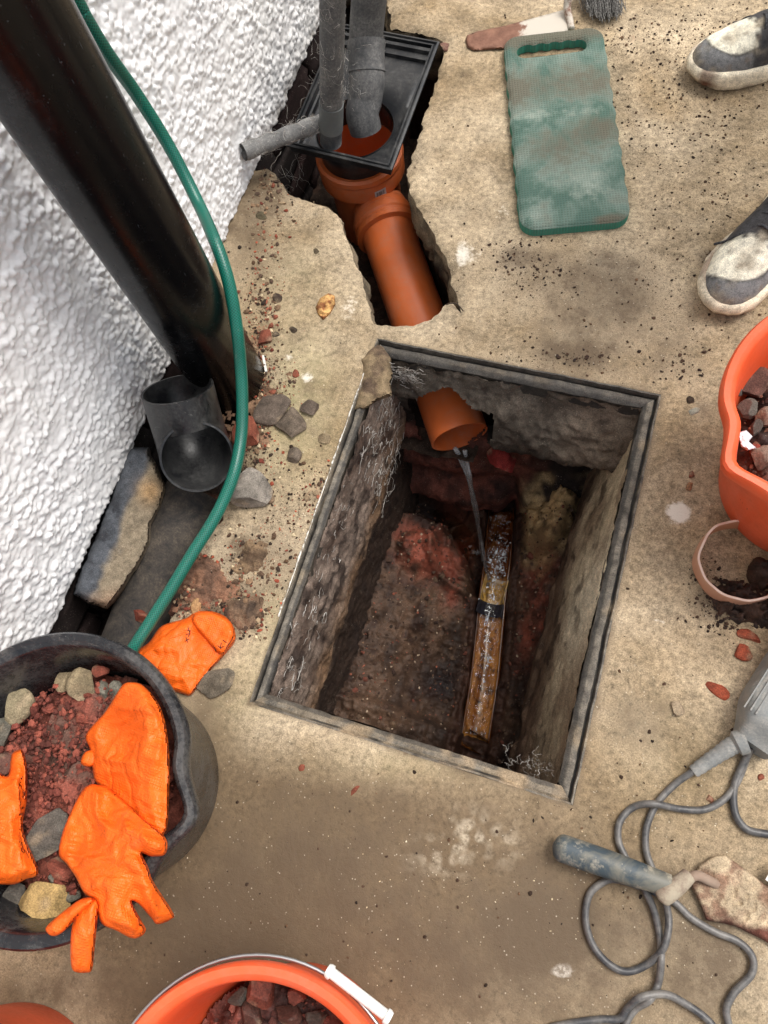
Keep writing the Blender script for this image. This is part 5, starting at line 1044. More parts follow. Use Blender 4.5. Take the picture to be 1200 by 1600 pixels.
for (x, y, w, h, k, lb) in [(410, 1555, 52, 40, 'red', 'glossy wet red lump at the back of the bottom bucket'), (392, 1590, 40, 34, 'pink', 'brown lump left of centre in the bottom bucket'), (450, 1588, 44, 34, 'pink', 'brown lump in the middle of the bottom bucket'), (372, 1560, 24, 30, 'dark', 'dark lump against the left of the bottom bucket'), (495, 1590, 34, 26, 'dark', 'dark lump right of the middle in the bottom bucket'), (462, 1558, 28, 24, 'red', 'small red lump behind the middle of the bottom bucket')]:
    stone(x, y, w, h, .03, tuple(np.array(cd[k]) * .6), .122, 0, 'earth_lump', lb, 'earth lump', 'lumps in the bottom orange bucket', mat=MAT_WET)

# ================================================================== ORANGE GLOVES
def glove_mat():
    q = M('orange nitrile', .48, .35); n = q.noise(14, 3); q.col(q.mix(1.0, (.90, .135, .008), q.ramp(n, [(.3, .86), (.7, 1.08)]), 'MULTIPLY'))
    v1 = q.vor(330, 'F1', .15); q.bump(q.ramp(v1, [(.2, 1), (.5, 0)]), .6, .0009).bump(q.noise(45, 4, .6), .35, .003)
    cn = q.noise(11, 2, .5, 1.2); q.bump(q.ramp(cn, [(.40, 1), (.455, .1), (.47, 0), (.485, .1), (.54, 1)]), .34, .005)
    cn2 = q.noise(26, 1, .5, .8); q.bump(q.ramp(cn2, [(.46, 1), (.49, .2), (.50, 0), (.51, .2), (.54, 1)]), .12, .003)
    base = q.mix(1.0, (.90, .135, .008), q.ramp(n, [(.3, .86), (.7, 1.06)]), 'MULTIPLY'); dm = q.math('MULTIPLY', q.ramp(q.noise(16, 6, .75, .5), [(.56, 0), (.72, .5)]), q.ramp(q.noise(150, 3), [(.35, .3), (.6, 1)])); q.col(q.mix(dm, base, (.20, .075, .03))); return q
GLV = glove_mat().done()
def wr(seed, amp=1.0, sc=.02):
    def g(p, d):
        q = np.c_[p, 0 * p[:, 0]]; w = np.array([1.0, .55, 1.0])
        return amp * sm(0, 16, d) * (.013 * ridge(q * w + 14 * np.stack([fbm(q, .02, 2, seed + 1), fbm(q, .02, 2, seed + 2), 0 * d], 1), sc * .8, 2, seed) ** 1 + .005 * ridge(q * [.5, 1, 1] + 8 * fbm(q, .03, 2, seed + 5)[:, None], sc * 2.0, 2, seed + 7) - .006)
    return g
def rimz(x, y):    # rim of the black bucket lies at .25; the rubble sits at .18
    p = Ga(x, y, .25); d = np.hypot(p[:, 0] - bkc[0], p[:, 1] - bkc[1]); return np.where(d < .16, .195 + .056 * sm(.07, .150, d), .252 - .10 * np.clip(d - .178, 0, 1) - 1.6 * np.clip(d - .178, 0, 1) ** 1.2)
def glove(name, pieces, label, parent_label_cat='glove'):
    parts = []
    for (ol_, T, k, zb, sd, amp) in pieces:
        v, f, _, _ = inflate(ol_, zb, T, k, 2.4, wr(sd, amp), .002, True); parts.append((v, f))
    v, f = merge(*parts); o = mesh(name, v, f, GLV); tag(o, label, parent_label_cat, 'orange gloves')
# upper glove: hand half lying against the rim
glove('rubber_glove', [([(203, 1066), (222, 1070), (243, 1092), (256, 1120), (263, 1160), (265, 1200), (264, 1245), (262, 1285), (258, 1300), (248, 1308), (226, 1290), (200, 1262), (172, 1240), (150, 1222), (144, 1198), (140, 1170), (134, 1155), (136, 1145), (150, 1128), (166, 1110), (182, 1084), (192, 1070)], .024, 34, rimz, 3, 1.0),
    ([(126, 1192), (132, 1176), (146, 1172), (152, 1182), (146, 1196), (136, 1198)], .008, 8, lambda x, y: rimz(x, y) + .004, 6, .3)], 'empty orange rubber glove lying against the right rim of the black bucket, cuff down')
lz = lambda x, y: rimz(x, y) + .016 * sm(1420, 1300, y)
glove('rubber_glove', [([(152, 1226), (170, 1232), (200, 1258), (228, 1282), (256, 1306), (262, 1322), (256, 1336), (236, 1338), (222, 1334), (232, 1356), (240, 1378), (270, 1425), (268, 1436), (246, 1444), (236, 1434), (216, 1412), (206, 1410), (222, 1440), (228, 1452), (222, 1462), (206, 1466), (182, 1454), (160, 1444), (152, 1424), (150, 1408), (132, 1396), (118, 1370), (104, 1350), (92, 1334), (98, 1300), (112, 1266), (128, 1236), (140, 1226)], .024, 26, lz, 13, 1.0),
    ([(150, 1404), (156, 1412), (152, 1440), (148, 1480), (144, 1514), (134, 1520), (114, 1516), (110, 1490), (112, 1450), (122, 1424), (138, 1408)], .013, 14, lambda x, y: rimz(x, y) + .004, 16, .5), ([(148, 1406), (142, 1414), (124, 1430), (96, 1458), (80, 1462), (71, 1452), (80, 1440), (104, 1420), (124, 1406), (140, 1402)], .012, 10, lambda x, y: rimz(x, y) + .010, 17, .4)],
    'orange rubber glove with splayed fingers hanging over the black bucket rim')
lf = lambda x, y: .200 + 0 * x
glove('rubber_glove', [([(-40, 1220), (-10, 1205), (12, 1212), (18, 1180), (28, 1172), (36, 1174), (42, 1200), (42, 1250), (36, 1284), (40, 1310), (60, 1362), (40, 1374), (20, 1382), (-20, 1380), (-60, 1370), (-60, 1260)], .022, 24, lf, 23, 1.0)], 'orange rubber glove lying on the bucket rubble at the left photo edge')
# glove on the ground with folded cuff and pen marks
gz = lambda x, y: 0 * x + .004
glove('rubber_glove', [([(212, 1018), (232, 1004), (248, 982), (262, 974), (290, 966), (306, 956), (330, 955), (350, 962), (362, 974), (368, 990), (366, 1004), (350, 1024), (330, 1046), (312, 1068), (298, 1086), (284, 1084), (262, 1076), (244, 1062), (226, 1044), (214, 1030)], .022, 24, gz, 33, .9),
    ([(306, 958), (330, 957), (350, 964), (362, 976), (366, 992), (358, 1008), (348, 1022), (336, 1016), (322, 1000), (308, 984), (300, 970)], .010, 6, lambda x, y: 0 * x + .022, 36, .5)], 'orange rubber glove with rolled cuff on the ground beside the hose')
pen = M('pen ink', .8); pen.col((.03, .02, .02)); pen = pen.done()
gl_g = [o for o in bpy.data.objects if o.name.startswith('rubber_glove')][-1]
dg = bpy.context.evaluated_depsgraph_get(); 
from mathutils.bvhtree import BVHTree
def surf_z(o):
    me = o.data; L = np.array(o.location); V = [tuple(np.array(v.co) + L) for v in me.vertices]; return BVHTree.FromPolygons(V, [list(p.vertices) for p in me.polygons])
bt = surf_z(gl_g)
def on_glove(px, py):
    d = Vector(ray(px, py)); d.normalize(); h = bt.ray_cast(Vector(CAM), d)
    return np.array(h[0]) - np.array(d) * .0008 if h[0] is not None else G(px, py, .03)
parts = []
for st_ in [[(289, 1002), (296, 998)], [(291, 996), (293, 1004)], [(290, 991), (297, 990), (294, 995)], [(292, 984), (298, 986)], [(294, 980), (297, 990)], [(340, 1008), (346, 1014)], [(346, 1004), (344, 1012), (350, 1010)], [(348, 1000), (354, 1004)], [(334, 1010), (338, 1018)]]:
    P = np.array([on_glove(*p) for p in densify(np.array(st_, float), 2, False)]); 
    if len(P) > 1: parts.append(tube(P, .0006, 5, False))
v, f = merge(*parts); mesh('pen_marks', v, f, pen, gl_g)['kind'] = 'stuff'

# ================================================================== CABLES
def cable_mat():
    q = M('dusty cable', .42, .45); n = q.noise(22, 6, .75); c = q.mix(q.ramp(n, [(.40, .05), (.72, .85)]), (.030, .031, .035), (.24, .22, .195)); q.col(c); q.bump(q.noise(200, 3), .2, .0004); return q.done()
CAB = cable_mat()
def cable(pts, label, r=.0047, name='power_cable'):
    P = spline([G(p[0], p[1], (p[2] if len(p) > 2 else .006)) for p in pts], 30 * len(pts) // 3 + 40); v, f = tube(P, r, 12, True); return tag(mesh(name, v, f, CAB), label, 'cable')
cable([(1083, 1205, .012), (1055, 1225), (1027, 1255), (1011, 1290), (1009, 1325), (1017, 1352), (1030, 1380), (1039, 1405), (1045, 1442, .014), (1036, 1482, .016), (1009, 1508), (978, 1518), (950, 1505), (926, 1476), (915, 1437), (920, 1400), (938, 1381), (960, 1374), (1000, 1385, .006), (1050, 1407), (1080, 1434), (1117, 1456), (1153, 1471), (1175, 1494), (1174, 1522), (1147, 1551), (1135, 1577), (1140, 1605), (1150, 1640)], 'dusty black cable from the power tool boot into the round loop beneath the trowel')
cable([(1172, 1168, .02), (1163, 1195), (1150, 1225), (1130, 1250), (1100, 1265), (1062, 1264, .007), (1020, 1256, .017), (990, 1261), (969, 1283), (966, 1312), (976, 1337), (990, 1362), (1008, 1392, .012), (1022, 1424, .007), (1031, 1465, .006), (1033, 1500, .016), (1028, 1538), (1015, 1562, .016), (992, 1577), (977, 1602), (970, 1640)], 'grey dusty cable curling from the power tool down under the trowel')
cable([(1176, 1166, .016), (1160, 1196, .008), (1147, 1230), (1148, 1268), (1162, 1292), (1184, 1301), (1230, 1304), (1300, 1296)], 'short black cable looping right below the power tool out of the photo', .0052)
cable([(860, 1606), (900, 1598), (940, 1593), (968, 1592, .007), (982, 1574, .010), (1003, 1558, .018), (1040, 1554, .012), (1075, 1571), (1108, 1596), (1130, 1630)], 'lowest black cable crossing the others at the bottom photo edge')

# ================================================================== POWER TOOL (only its rear end shows)
GT = plastic('dusty grey casing', (.15, .16, .16), .50, (.40, .375, .33), .9, 3.2, .4, .8, .3, .40)
pt = empty('power_tool', (.33, .25, 0), 'dusty grey power tool lying at the right edge, cable boot towards the trowel', 'power tool')
t0 = G(1152, 1160, .0); t1 = G(1262, 985, .0); dT = (t1 - t0); LT = np.linalg.norm(dT[:2]); dT /= np.linalg.norm(dT); sT = np.array([dT[1], -dT[0], 0])
def toolbody():
    prof_ = []; n = 30; rows = []
    for i in range(n + 1):
        t = i / n; x = t * LT * 1.5; wd = .044 * (1 - .42 * (1 - sm(0, .20, t))) * (1 + .0 * t); hh = .066 * (1 - .35 * (1 - sm(0, .12, t))); ring = []
        for a in np.linspace(0, 2 * np.pi, 48, endpoint=False):
            ca_, sa_ = math.cos(a), math.sin(a); k = (abs(ca_) ** 5 + abs(sa_) ** 5) ** (-1 / 5.0); y = wd * ca_ * k; z = hh / 2 + hh / 2 * sa_ * k
            # vent ribs and side step
            if z > hh * .35 and abs(y) > wd * .82: y *= 1 - .06 * (math.sin(x * 420) > .2)
            ring.append(t0 + dT * x + sT * (y + .012) + np.array([0, 0, z]))
        rows.append(ring)
    rows = [[np.mean(rows[0], 0)] * 48] + rows + [[np.mean(rows[-1], 0)] * 48]
    return np.array(rows).reshape(-1, 3), grid_faces(len(rows), 48, True)
v, f = toolbody(); autosmooth(mesh('casing', v, f, GT, pt), 40)
def plate(x0, x1, y0, y1, z, name, mt, th=.0015, slope=0, par=None):
    P = [(x0, y0), (x1, y0), (x1 + slope, y1), (x0 - slope * .3, y1)]; V = [t0 + dT * a + sT * (b + .012) + np.array([0, 0, zz]) for zz in (z, z + th) for a, b in P]
    return mesh(name, np.array(V), [[0, 3, 2, 1], [4, 5, 6, 7], [0, 1, 5, 4], [1, 2, 6, 5], [2, 3, 7, 6], [3, 0, 4, 7]], mt, par or pt, smooth=False)
q = M('faded label', .4, .5); q.col(q.mix(q.ramp(q.noise(60, 6, .7), [(.4, 0), (.65, .8)]), (.24, .27, .26), (.40, .37, .32))); lbl = q.done()
plate(.045, .20, -.014, .034, .0655, 'label_plate', lbl)
for k in range(3): plate(.030, .22, -.0405 + k * .0075, -.0385 + k * .0075, .062 - (k == 0) * .004, 'ridge', GT, .005)
P = spline([G(1166, 1158, .030), G(1146, 1164, .026), G(1118, 1182, .018), G(1083, 1206, .010)], 26); rr = np.linspace(.0125, .0078, 26) + .0009 * (np.sin(np.arange(26) * 2.4) > 0); rr[:5] = .0165; v, f = tube(P, rr, 18, True); autosmooth(mesh('cable_boot', v, f, GT, pt), 35)

# ================================================================== TROWEL
tr = empty('trowel', G(1030, 1390, 0), 'plaster-caked bricklaying trowel with a worn blue-grey handle lying over the cable', 'trowel')
hq = M('worn painted handle', .5, .4); n = hq.noise(20, 5, .65, .6); hq.col(hq.mix(hq.ramp(hq.noise(45, 5, .7), [(.52, 0), (.70, .8)]), hq.mix(hq.ramp(n, [(.42, 0), (.56, 1)]), (.040, .056, .066), (.135, .130, .105)), (.42, .37, .28))); hq.bump(n, .3, .002)
h0 = G(866, 1321, .026); h1 = G(1046, 1384, .030); dh = h1 - h0; Lh = np.linalg.norm(dh); P = np.array([h0 + dh * t for t in np.linspace(-.015, 1, 40)]); tt = np.linspace(0, 1, 40)
rr = .0175 * np.sqrt(np.clip(1 - (1 - np.clip(tt / .09, 0, 1)) ** 2, .02, 1)) * (1 - .22 * tt + .10 * np.sin(tt * 3.1)); v, f = tube(P, rr, 28, True, .86); mesh('handle', v, f, hq.done(), tr)
pm = M('plaster crust', .9, .2); n = pm.noise(50, 6, .7); pm.col(pm.mix(pm.ramp(n, [(.42, 0), (.62, 1)]), (.34, .29, .215), (.20, .145, .11))); pm.bump(n, .6, .003)
P = spline([G(1030, 1404, .030), G(1042, 1396, .034), G(1060, 1383, .032), G(1078, 1366, .026)], 20); rr = np.array([.006, .0105] + [.0125] * 3 + list(np.linspace(.0125, .0095, 15))); rr[-1] = .004; v, f = tube(P, rr, 18, True, .9); mesh('bolster', v, f, pm.done(), tr)
P = spline([G(1070, 1376, .024), G(1088, 1368, .028), G(1104, 1374, .022), G(1120, 1382, .010)], 16); v, f = tube(P, .0062, 12, True); q2 = plastic('tang plaster', (.26, .18, .13), .8, (.34, .29, .23), .6, 3); mesh('tang', v, f, q2, tr)
blade_ol = densify(np.array([(1080, 1382), (1092, 1352), (1118, 1336), (1134, 1336), (1170, 1362), (1240, 1418), (1300, 1500), (1262, 1510), (1190, 1468), (1150, 1448), (1103, 1438), (1092, 1408)], float), 3, jit=1.6, sc=.05, s=6)
def bh(p, d): qn = np.c_[p, 0 * p[:, 0]]; return sm(0, 8, d) * (.004 * fbm(qn, .03, 4, 3) + .004 * ridge(qn, .09, 3, 8) * sm(-.2, .3, fbm(qn, .02, 2, 5)) + .001)
v, f, p_, d_ = inflate(blade_ol, lambda x, y: 0 * x + .008, .0042, 5, 3, bh); qn = np.c_[p_, 0 * p_[:, 0]]
c = mixc(S(168, 150, 124), S(124, 98, 80), sm(-.15, .35, fbm(qn, .04, 4, 7))); c = mixc(c, S(92, 56, 46), np.clip(sm(.2, .9, ((p_[:, 1] - 1398) - (p_[:, 0] - 1100) * .30) / 40 + .5 * fbm(qn, .05, 3, 9)), 0, 1)); c = mixc(c, S(120, 88, 76), sm(0, 30, (p_[:, 0] - 1130) - (p_[:, 1] - 1336) * 1.25) * .8)
mesh('blade', v, f, MAT_STONE, tr, col=np.vstack([c, c]))
q_ = M('white card', .6); q_.col((.74, .73, .70)); v, f = box(0, .06, 0, .022, .018, .020); R = np.array(Matrix.Rotation(-.35, 3, 'Z')); tag(mesh('paper_scrap', v @ R.T + G(1188, 1372, 0), f, q_.m, smooth=False), 'corner of white card resting on the trowel blade at the right photo edge', 'card')

# ================================================================== PIPE OFFCUT RINGS, EARTH HEAP
rg = M('sawn orange plastic', .45, .45); a = rg.sep(rg.attr('mask')); rg.col(rg.mix(q_.noise(1) if False else a[0], (.50, .20, .095), (.70, .52, .42))); rg.bump(rg.noise(120, 4), .3, .0006); rg = rg.done()
def ring(c, R_, h, tilt, label, a0=0, a1=2 * np.pi, az=0):
    n = 96; A = np.linspace(a0, a1, n); V = []; mk = []
    for a in A:
        hh = h * (1 + .12 * math.sin(3 * a) + .05 * math.sin(11 * a)); w = .0040
        for (r, z, m_) in ((R_, 0, .2), (R_, hh - .001, .35), (R_ - .0008, hh, 1), (R_ - w + .0008, hh + .0003, 1), (R_ - w, hh - .001, .05), (R_ - w, 0, 0)):
            V.append((r * math.cos(a) + .0008 * math.sin(7 * a), r * math.sin(a), z)); mk.append((m_, m_, m_))
    R = np.array(Matrix.Rotation(az, 3, 'Z') @ Matrix.Rotation(tilt, 3, 'X')); V = np.array(V) @ R.T + c
    return tag(mesh('pipe_offcut', V, grid_faces(n, 6, False).tolist() + [[i * 6 + 5, i * 6, (i + 1) * 6, (i + 1) * 6 + 5] for i in range(n - 1)], rg, attrs={'mask': mk}, smooth=False), label, 'pipe offcut')
ring(G(1150, 884, .004), .061, .036, .05, 'thin sawn ring of orange pipe lying below the right orange bucket')
ring(G(1300, 960, .010), .060, .028, .12, 'second sawn pipe ring beyond the dark earth heap, right of the first')
def heap(px, py, rx, ry, h, seed, cols, label, name='dark_earth', wetm=True):
    C0 = G(px, py, 0); s_ = np.linalg.norm(G(px + 10, py, 0) - C0) / 10; R_ = max(rx, ry) * s_ * 1.25; st = .0028
    xs = np.arange(-R_, R_ + st, st); gx, gy = np.meshgrid(xs, xs, indexing='ij'); P = np.stack([gx.ravel() + C0[0], gy.ravel() + C0[1], 0 * gx.ravel()], 1); r_ = np.hypot(gx / (rx * s_), gy / (ry * s_)).ravel() + (.35 if wetm else 1.1) * fbm(P, 26 if wetm else 34, 4, seed)
    z = h * np.clip(1 - r_ ** 2, -.3, 1) + h * .45 * fbm(P, 60, 4, seed + 2) * (r_ < 1.1) + h * .5 * ridge(P, 120, 3, seed + 5) - .004; V = P.copy(); V[:, 2] = z; Fq = grid_faces(len(xs), len(xs)); Fq = Fq[(z[Fq] > -.004).any(1)]
    used = np.unique(Fq); mp_ = -np.ones(len(V), int); mp_[used] = np.arange(len(used)); V = V[used]; Fq = mp_[Fq]
    if np.cross(V[Fq[0, 1]] - V[Fq[0, 0]], V[Fq[0, 2]] - V[Fq[0, 1]])[2] < 0: Fq = Fq[:, ::-1]
    return tag(mesh(name, V, Fq, MAT_WET if wetm else MAT_EARTH, col=mixc(cols[0], cols[1], sm(-.2, .35, fbm(V, 50, 4, seed)))), label, 'earth', kind='stuff')
heap(1168, 948, 62, 38, .026, 5, (S(66, 46, 36), S(40, 30, 26)), 'heap of dark clumpy earth round the sawn pipe rings')
heap(1190, 900, 26, 26, .026, 15, (S(66, 46, 36), S(40, 30, 26)), 'dark earth clump inside the sawn pipe ring')
heap(378, 952, 30, 34, .010, 25, (S(110, 88, 70), S(74, 60, 50)), 'low crusty grey-brown dirt patch between glove and manhole frame', 'crusty_dirt', False)
heap(395, 872, 24, 26, .009, 26, (S(124, 102, 78), S(90, 72, 56)), 'low lump of tan dirt right of the green hose', 'crusty_dirt', False)
heap(330, 918, 40, 34, .010, 27, (S(126, 92, 72), S(96, 72, 58)), 'reddish crumbled brick dirt above the orange glove on the ground', 'crusty_dirt', False)
heap(1126, 404, 18, 12, .006, 28, (S(74, 56, 44), S(50, 38, 32)), 'dark soil smear left of the lower shoe', 'soil_smear')
heap(425, 640, 30, 60, .005, 29, (S(128, 100, 78), S(98, 76, 60)), 'thin dusting of grit under the flat stone flakes', 'crusty_dirt', False)

# roots, cobwebs and fibres inside the chamber and behind the waste pipes
def on_wall(y0, y1, z0, z1):
    def g(r_):
        y = r_.uniform(y0, y1); z = r_.uniform(z0, z1); p = pL(np.array([y]), np.array([z]))[0]; return p + (.002, 0, 0), np.array([1.0, 0, 0])
    return g
fibres(150, on_wall(.46, .62, -.30, -.02), .045, .0005, 31, FIB, 'root_fibres', 'pale matted root fibres on the upper left chamber wall', 'root fibres', curl=.75)
fibres(40, on_wall(.05, .22, -.16, -.02), .035, .0005, 32, FIB, 'root_fibres', 'pale fibrous roots at the near end of the left chamber wall', 'root fibres', curl=.7)
fibres(26, on_wall(.25, .42, -.12, -.02), .022, .0004, 33, FIB, 'root_fibres', 'sparse thin roots midway along the left chamber wall', 'root fibres', curl=.7)
fibres(36, lambda r_: (np.array([r_.uniform(.01, .09), r_.uniform(.05, .075), r_.uniform(-.10, -.02)]), np.array([0, .6, .8])), .018, .0002, 34, FIB, 'root_fibres', 'tangle of whitish fibres in the near right corner of the chamber', 'root fibres', curl=.8)
fibres(120, lambda r_: (np.array([r_.uniform(-.34, -.285), pF(np.array([-.28]), np.array([-.05]))[0][1] - .006, r_.uniform(-.10, -.015)]), np.array([0, -1.0, .0])), .028, .0004, 35, FIB, 'root_fibres', 'grey cobweb strands under the far left corner of the frame', 'cobweb', curl=.8)
fibres(80, lambda r_: (np.array([r_.uniform(-.735, -.66), r_.uniform(.98, 1.42), r_.uniform(-.09, -.02)]), np.array([.5, 0, .85])), .05, .0002, 36, FIB, 'cobweb', 'dusty cobwebs in the dark gap between wall and hopper', 'cobweb', curl=.5)

# ================================================================== PERSON (shoes in view)
def shoe(toe_px, heel_px, label, parent, flip=1, roll=0):
    T0 = G(*toe_px); H0 = G(*heel_px); d = (H0 - T0); d[2] = 0; d /= np.linalg.norm(d); s = np.array([-d[1], d[0], 0]) * flip; L = .29
    def W_(x, y, z): return T0 + d * x + s * y + np.array([0, 0, z])
    # x = 0 at the toe, L at the heel
    def half(t, side):   # outline half widths
        base = np.interp(t, [0, .02, .06, .14, .28, .42, .55, .7, .85, .95, 1.0], [.0, .020, .034, .046, .053, .050, .042, .037, .038, .031, .0])
        return base * (1.0 + (.06 if side > 0 else -.02) * math.sin(t * 6))
    ts = np.r_[np.linspace(0, .06, 10) ** 1.0, np.linspace(.07, .93, 50), np.linspace(.94, 1, 10)]
    out = [(t * L, half(t, 1)) for t in ts] + [(t * L, -half(t, -1)) for t in ts[::-1][1:-1]]; out = np.array(out); n = len(out); cen = out.mean(0)
    sh = empty('shoe', W_(.1, 0, 0), label, None); sh.parent = parent; sh.location = Vector(W_(.1, 0, 0)) - parent.location
    del_ = [k for k in ('category',) if k in sh]
    lev = [(0.93, .0), (1.03, .004), (1.09, .014), (1.10, .028), (1.06, .036), (1.0, .040), (.94, .040)]
    V = []; C = []
    for k, z in lev:
        for (x, y) in out: V.append(W_(cen[0] + (x - cen[0]) * (1 + (k - 1) * .5), y * k, z + .012 * sm(.06, 0, x) * (z < .02) * 1.0)); 
    V = np.array(V); Fq = grid_faces(len(lev), n, True).tolist() + [list(range(n))[::-1]]
    loc = (V - T0) @ np.stack([d, s, [0, 0, 1]], 1); c = np.tile(S(222, 210, 186), (len(V), 1)); c = mixc(c, S(96, 62, 48), np.clip(sm(.05, .45, fbm(V, 26, 4, 3)) * .7 + .9 * sm(.06, .0, loc[:, 0]) * sm(-.01, .02, -loc[:, 1] * 1) * sm(.026, .018, V[:, 2]), 0, 1))
    mesh('sole', V, Fq, MAT_SHOE, sh, col=c)
    # upper
    rows = []; nt_ = 70; na = 41
    for i in range(nt_):
        t = .008 + .985 * i / (nt_ - 1); wl, wr_ = half(t, 1) * .965, half(t, -1) * .965; h = np.interp(t, [0, .03, .10, .2, .32, .44, .55, .66, .8, .95, 1], [.006, .022, .034, .042, .056, .072, .082, .088, .080, .072, .045])
        for j in range(na):
            a = math.pi * j / (na - 1); ca_, sa_ = math.cos(a), math.sin(a); e_ = 2.5; k = (abs(ca_) ** e_ + abs(sa_) ** e_) ** (-1 / e_); y = (wl if ca_ > 0 else wr_) * ca_ * k * (1 - .12 * sa_); rows.append((t * L, y, .031 + h * sa_ * k))
    rows = np.array(rows); V = np.array([W_(*r) for r in rows]); q3 = rows * [1, 1, 1]
    V[:, 2] += .0015 * fbm(q3, 40, 3, 5) * sm(.032, .04, rows[:, 2])
    x, y, z = rows.T; dk = np.array(S(116, 116, 116)); cr_ = np.array(S(226, 220, 200)); blk = np.array(S(44, 44, 46)); r_ = np.hypot((x - .098) / .062, y / .043)
    edge = .002 * fbm(q3, 90, 2, 3) / .05
    # mudguard dark, cream toe box, dark eyestay
    # mudguard line runs low round the toe; cream panel above it; charcoal eyestay arc behind
    mud0 = sm(.02, -.02, (z - (.047 + .010 * sm(.05, .0, x) + .012 * sm(.10, .16, x))) + .0 + .002 * edge); mud = sm(.93, 1.03, np.hypot((x - .086) / .060, (y - .014) / .052))
    c = mixc(np.tile(cr_, (len(V), 1)), dk, mud)
    eye = sm(.0, .004, x - (.104 - .25 * np.abs(y))); c = mixc(c, np.array(S(66, 65, 66)), eye); c = mixc(c, np.array(S(38, 38, 40)), np.exp(-((x - (.103 - .25 * np.abs(y))) / .0014) ** 2)); c = mixc(c, np.array(S(40, 40, 42)), .8 * np.exp(-((np.hypot((x - .086) / .060, (y - .014) / .052) - 1.0) / .03) ** 2))
    c = mixc(c, blk, sm(.150, .158, x) * (np.abs(y) < .022)); c = mixc(c, dk * .7, sm(.18, .2, x) * .5)
    g_ = fbm(q3, 30, 4, 9); c = mixc(c, S(168, 156, 134), sm(.05, .5, g_) * .65); c = mixc(c, S(110, 92, 74), sm(.25, .5, fbm(q3, 70, 3, 19)) * .5)
    Fq = grid_faces(nt_, na).tolist(); mesh('upper', V, Fq, MAT_SHOE, sh, col=c)
    # ridge of the mudguard overlay, eyelets, laces, tongue
    for k in range(5):
        xx = .112 + .020 * k; zz = .033 + np.interp(xx / L, [.32, .44, .55, .66], [.056, .072, .082, .088]); yw = .018
        P = spline([W_(xx, -yw, zz - .006), W_(xx + .002, -yw * .5, zz + .001), W_(xx + .004, 0, zz + .003), W_(xx + .006, yw * .5, zz + .001), W_(xx + .006, yw, zz - .006)], 14); v, f = tube(P, .0028, 8, True, .6); mesh('lace', v, f, MAT_LACE, sh)
    P = spline([W_(.112, .018, .088), W_(.100, .032, .080), W_(.094, .046, .062), W_(.090, .060, .050)], 14)
    v, f = tube(P, .0022, 8, True); mesh('lace', v, f, MAT_LACE, sh)
    return W_(.225, 0, .10), d, s
MAT_SHOE = earthy('shoe leather', 1.0, 1.6, .75, .0008, 0.3); q = M('black lace', .8); q.col(q.mix(q.ramp(q.noise(300, 2), [(.4, 0), (.6, 1)]), (.02, .02, .022), (.07, .07, .075))); MAT_LACE = q.done()
per = empty('person', (.35, 1.15, 0), 'person in dirty cream and charcoal trainers standing beside the right orange bucket', 'person')
A1, d1, s1_ = shoe((1073, 124), (1210, 96), None, per, 1); A2, d2, s2_ = shoe((1112, 496), (1222, 340), None, per, 1)
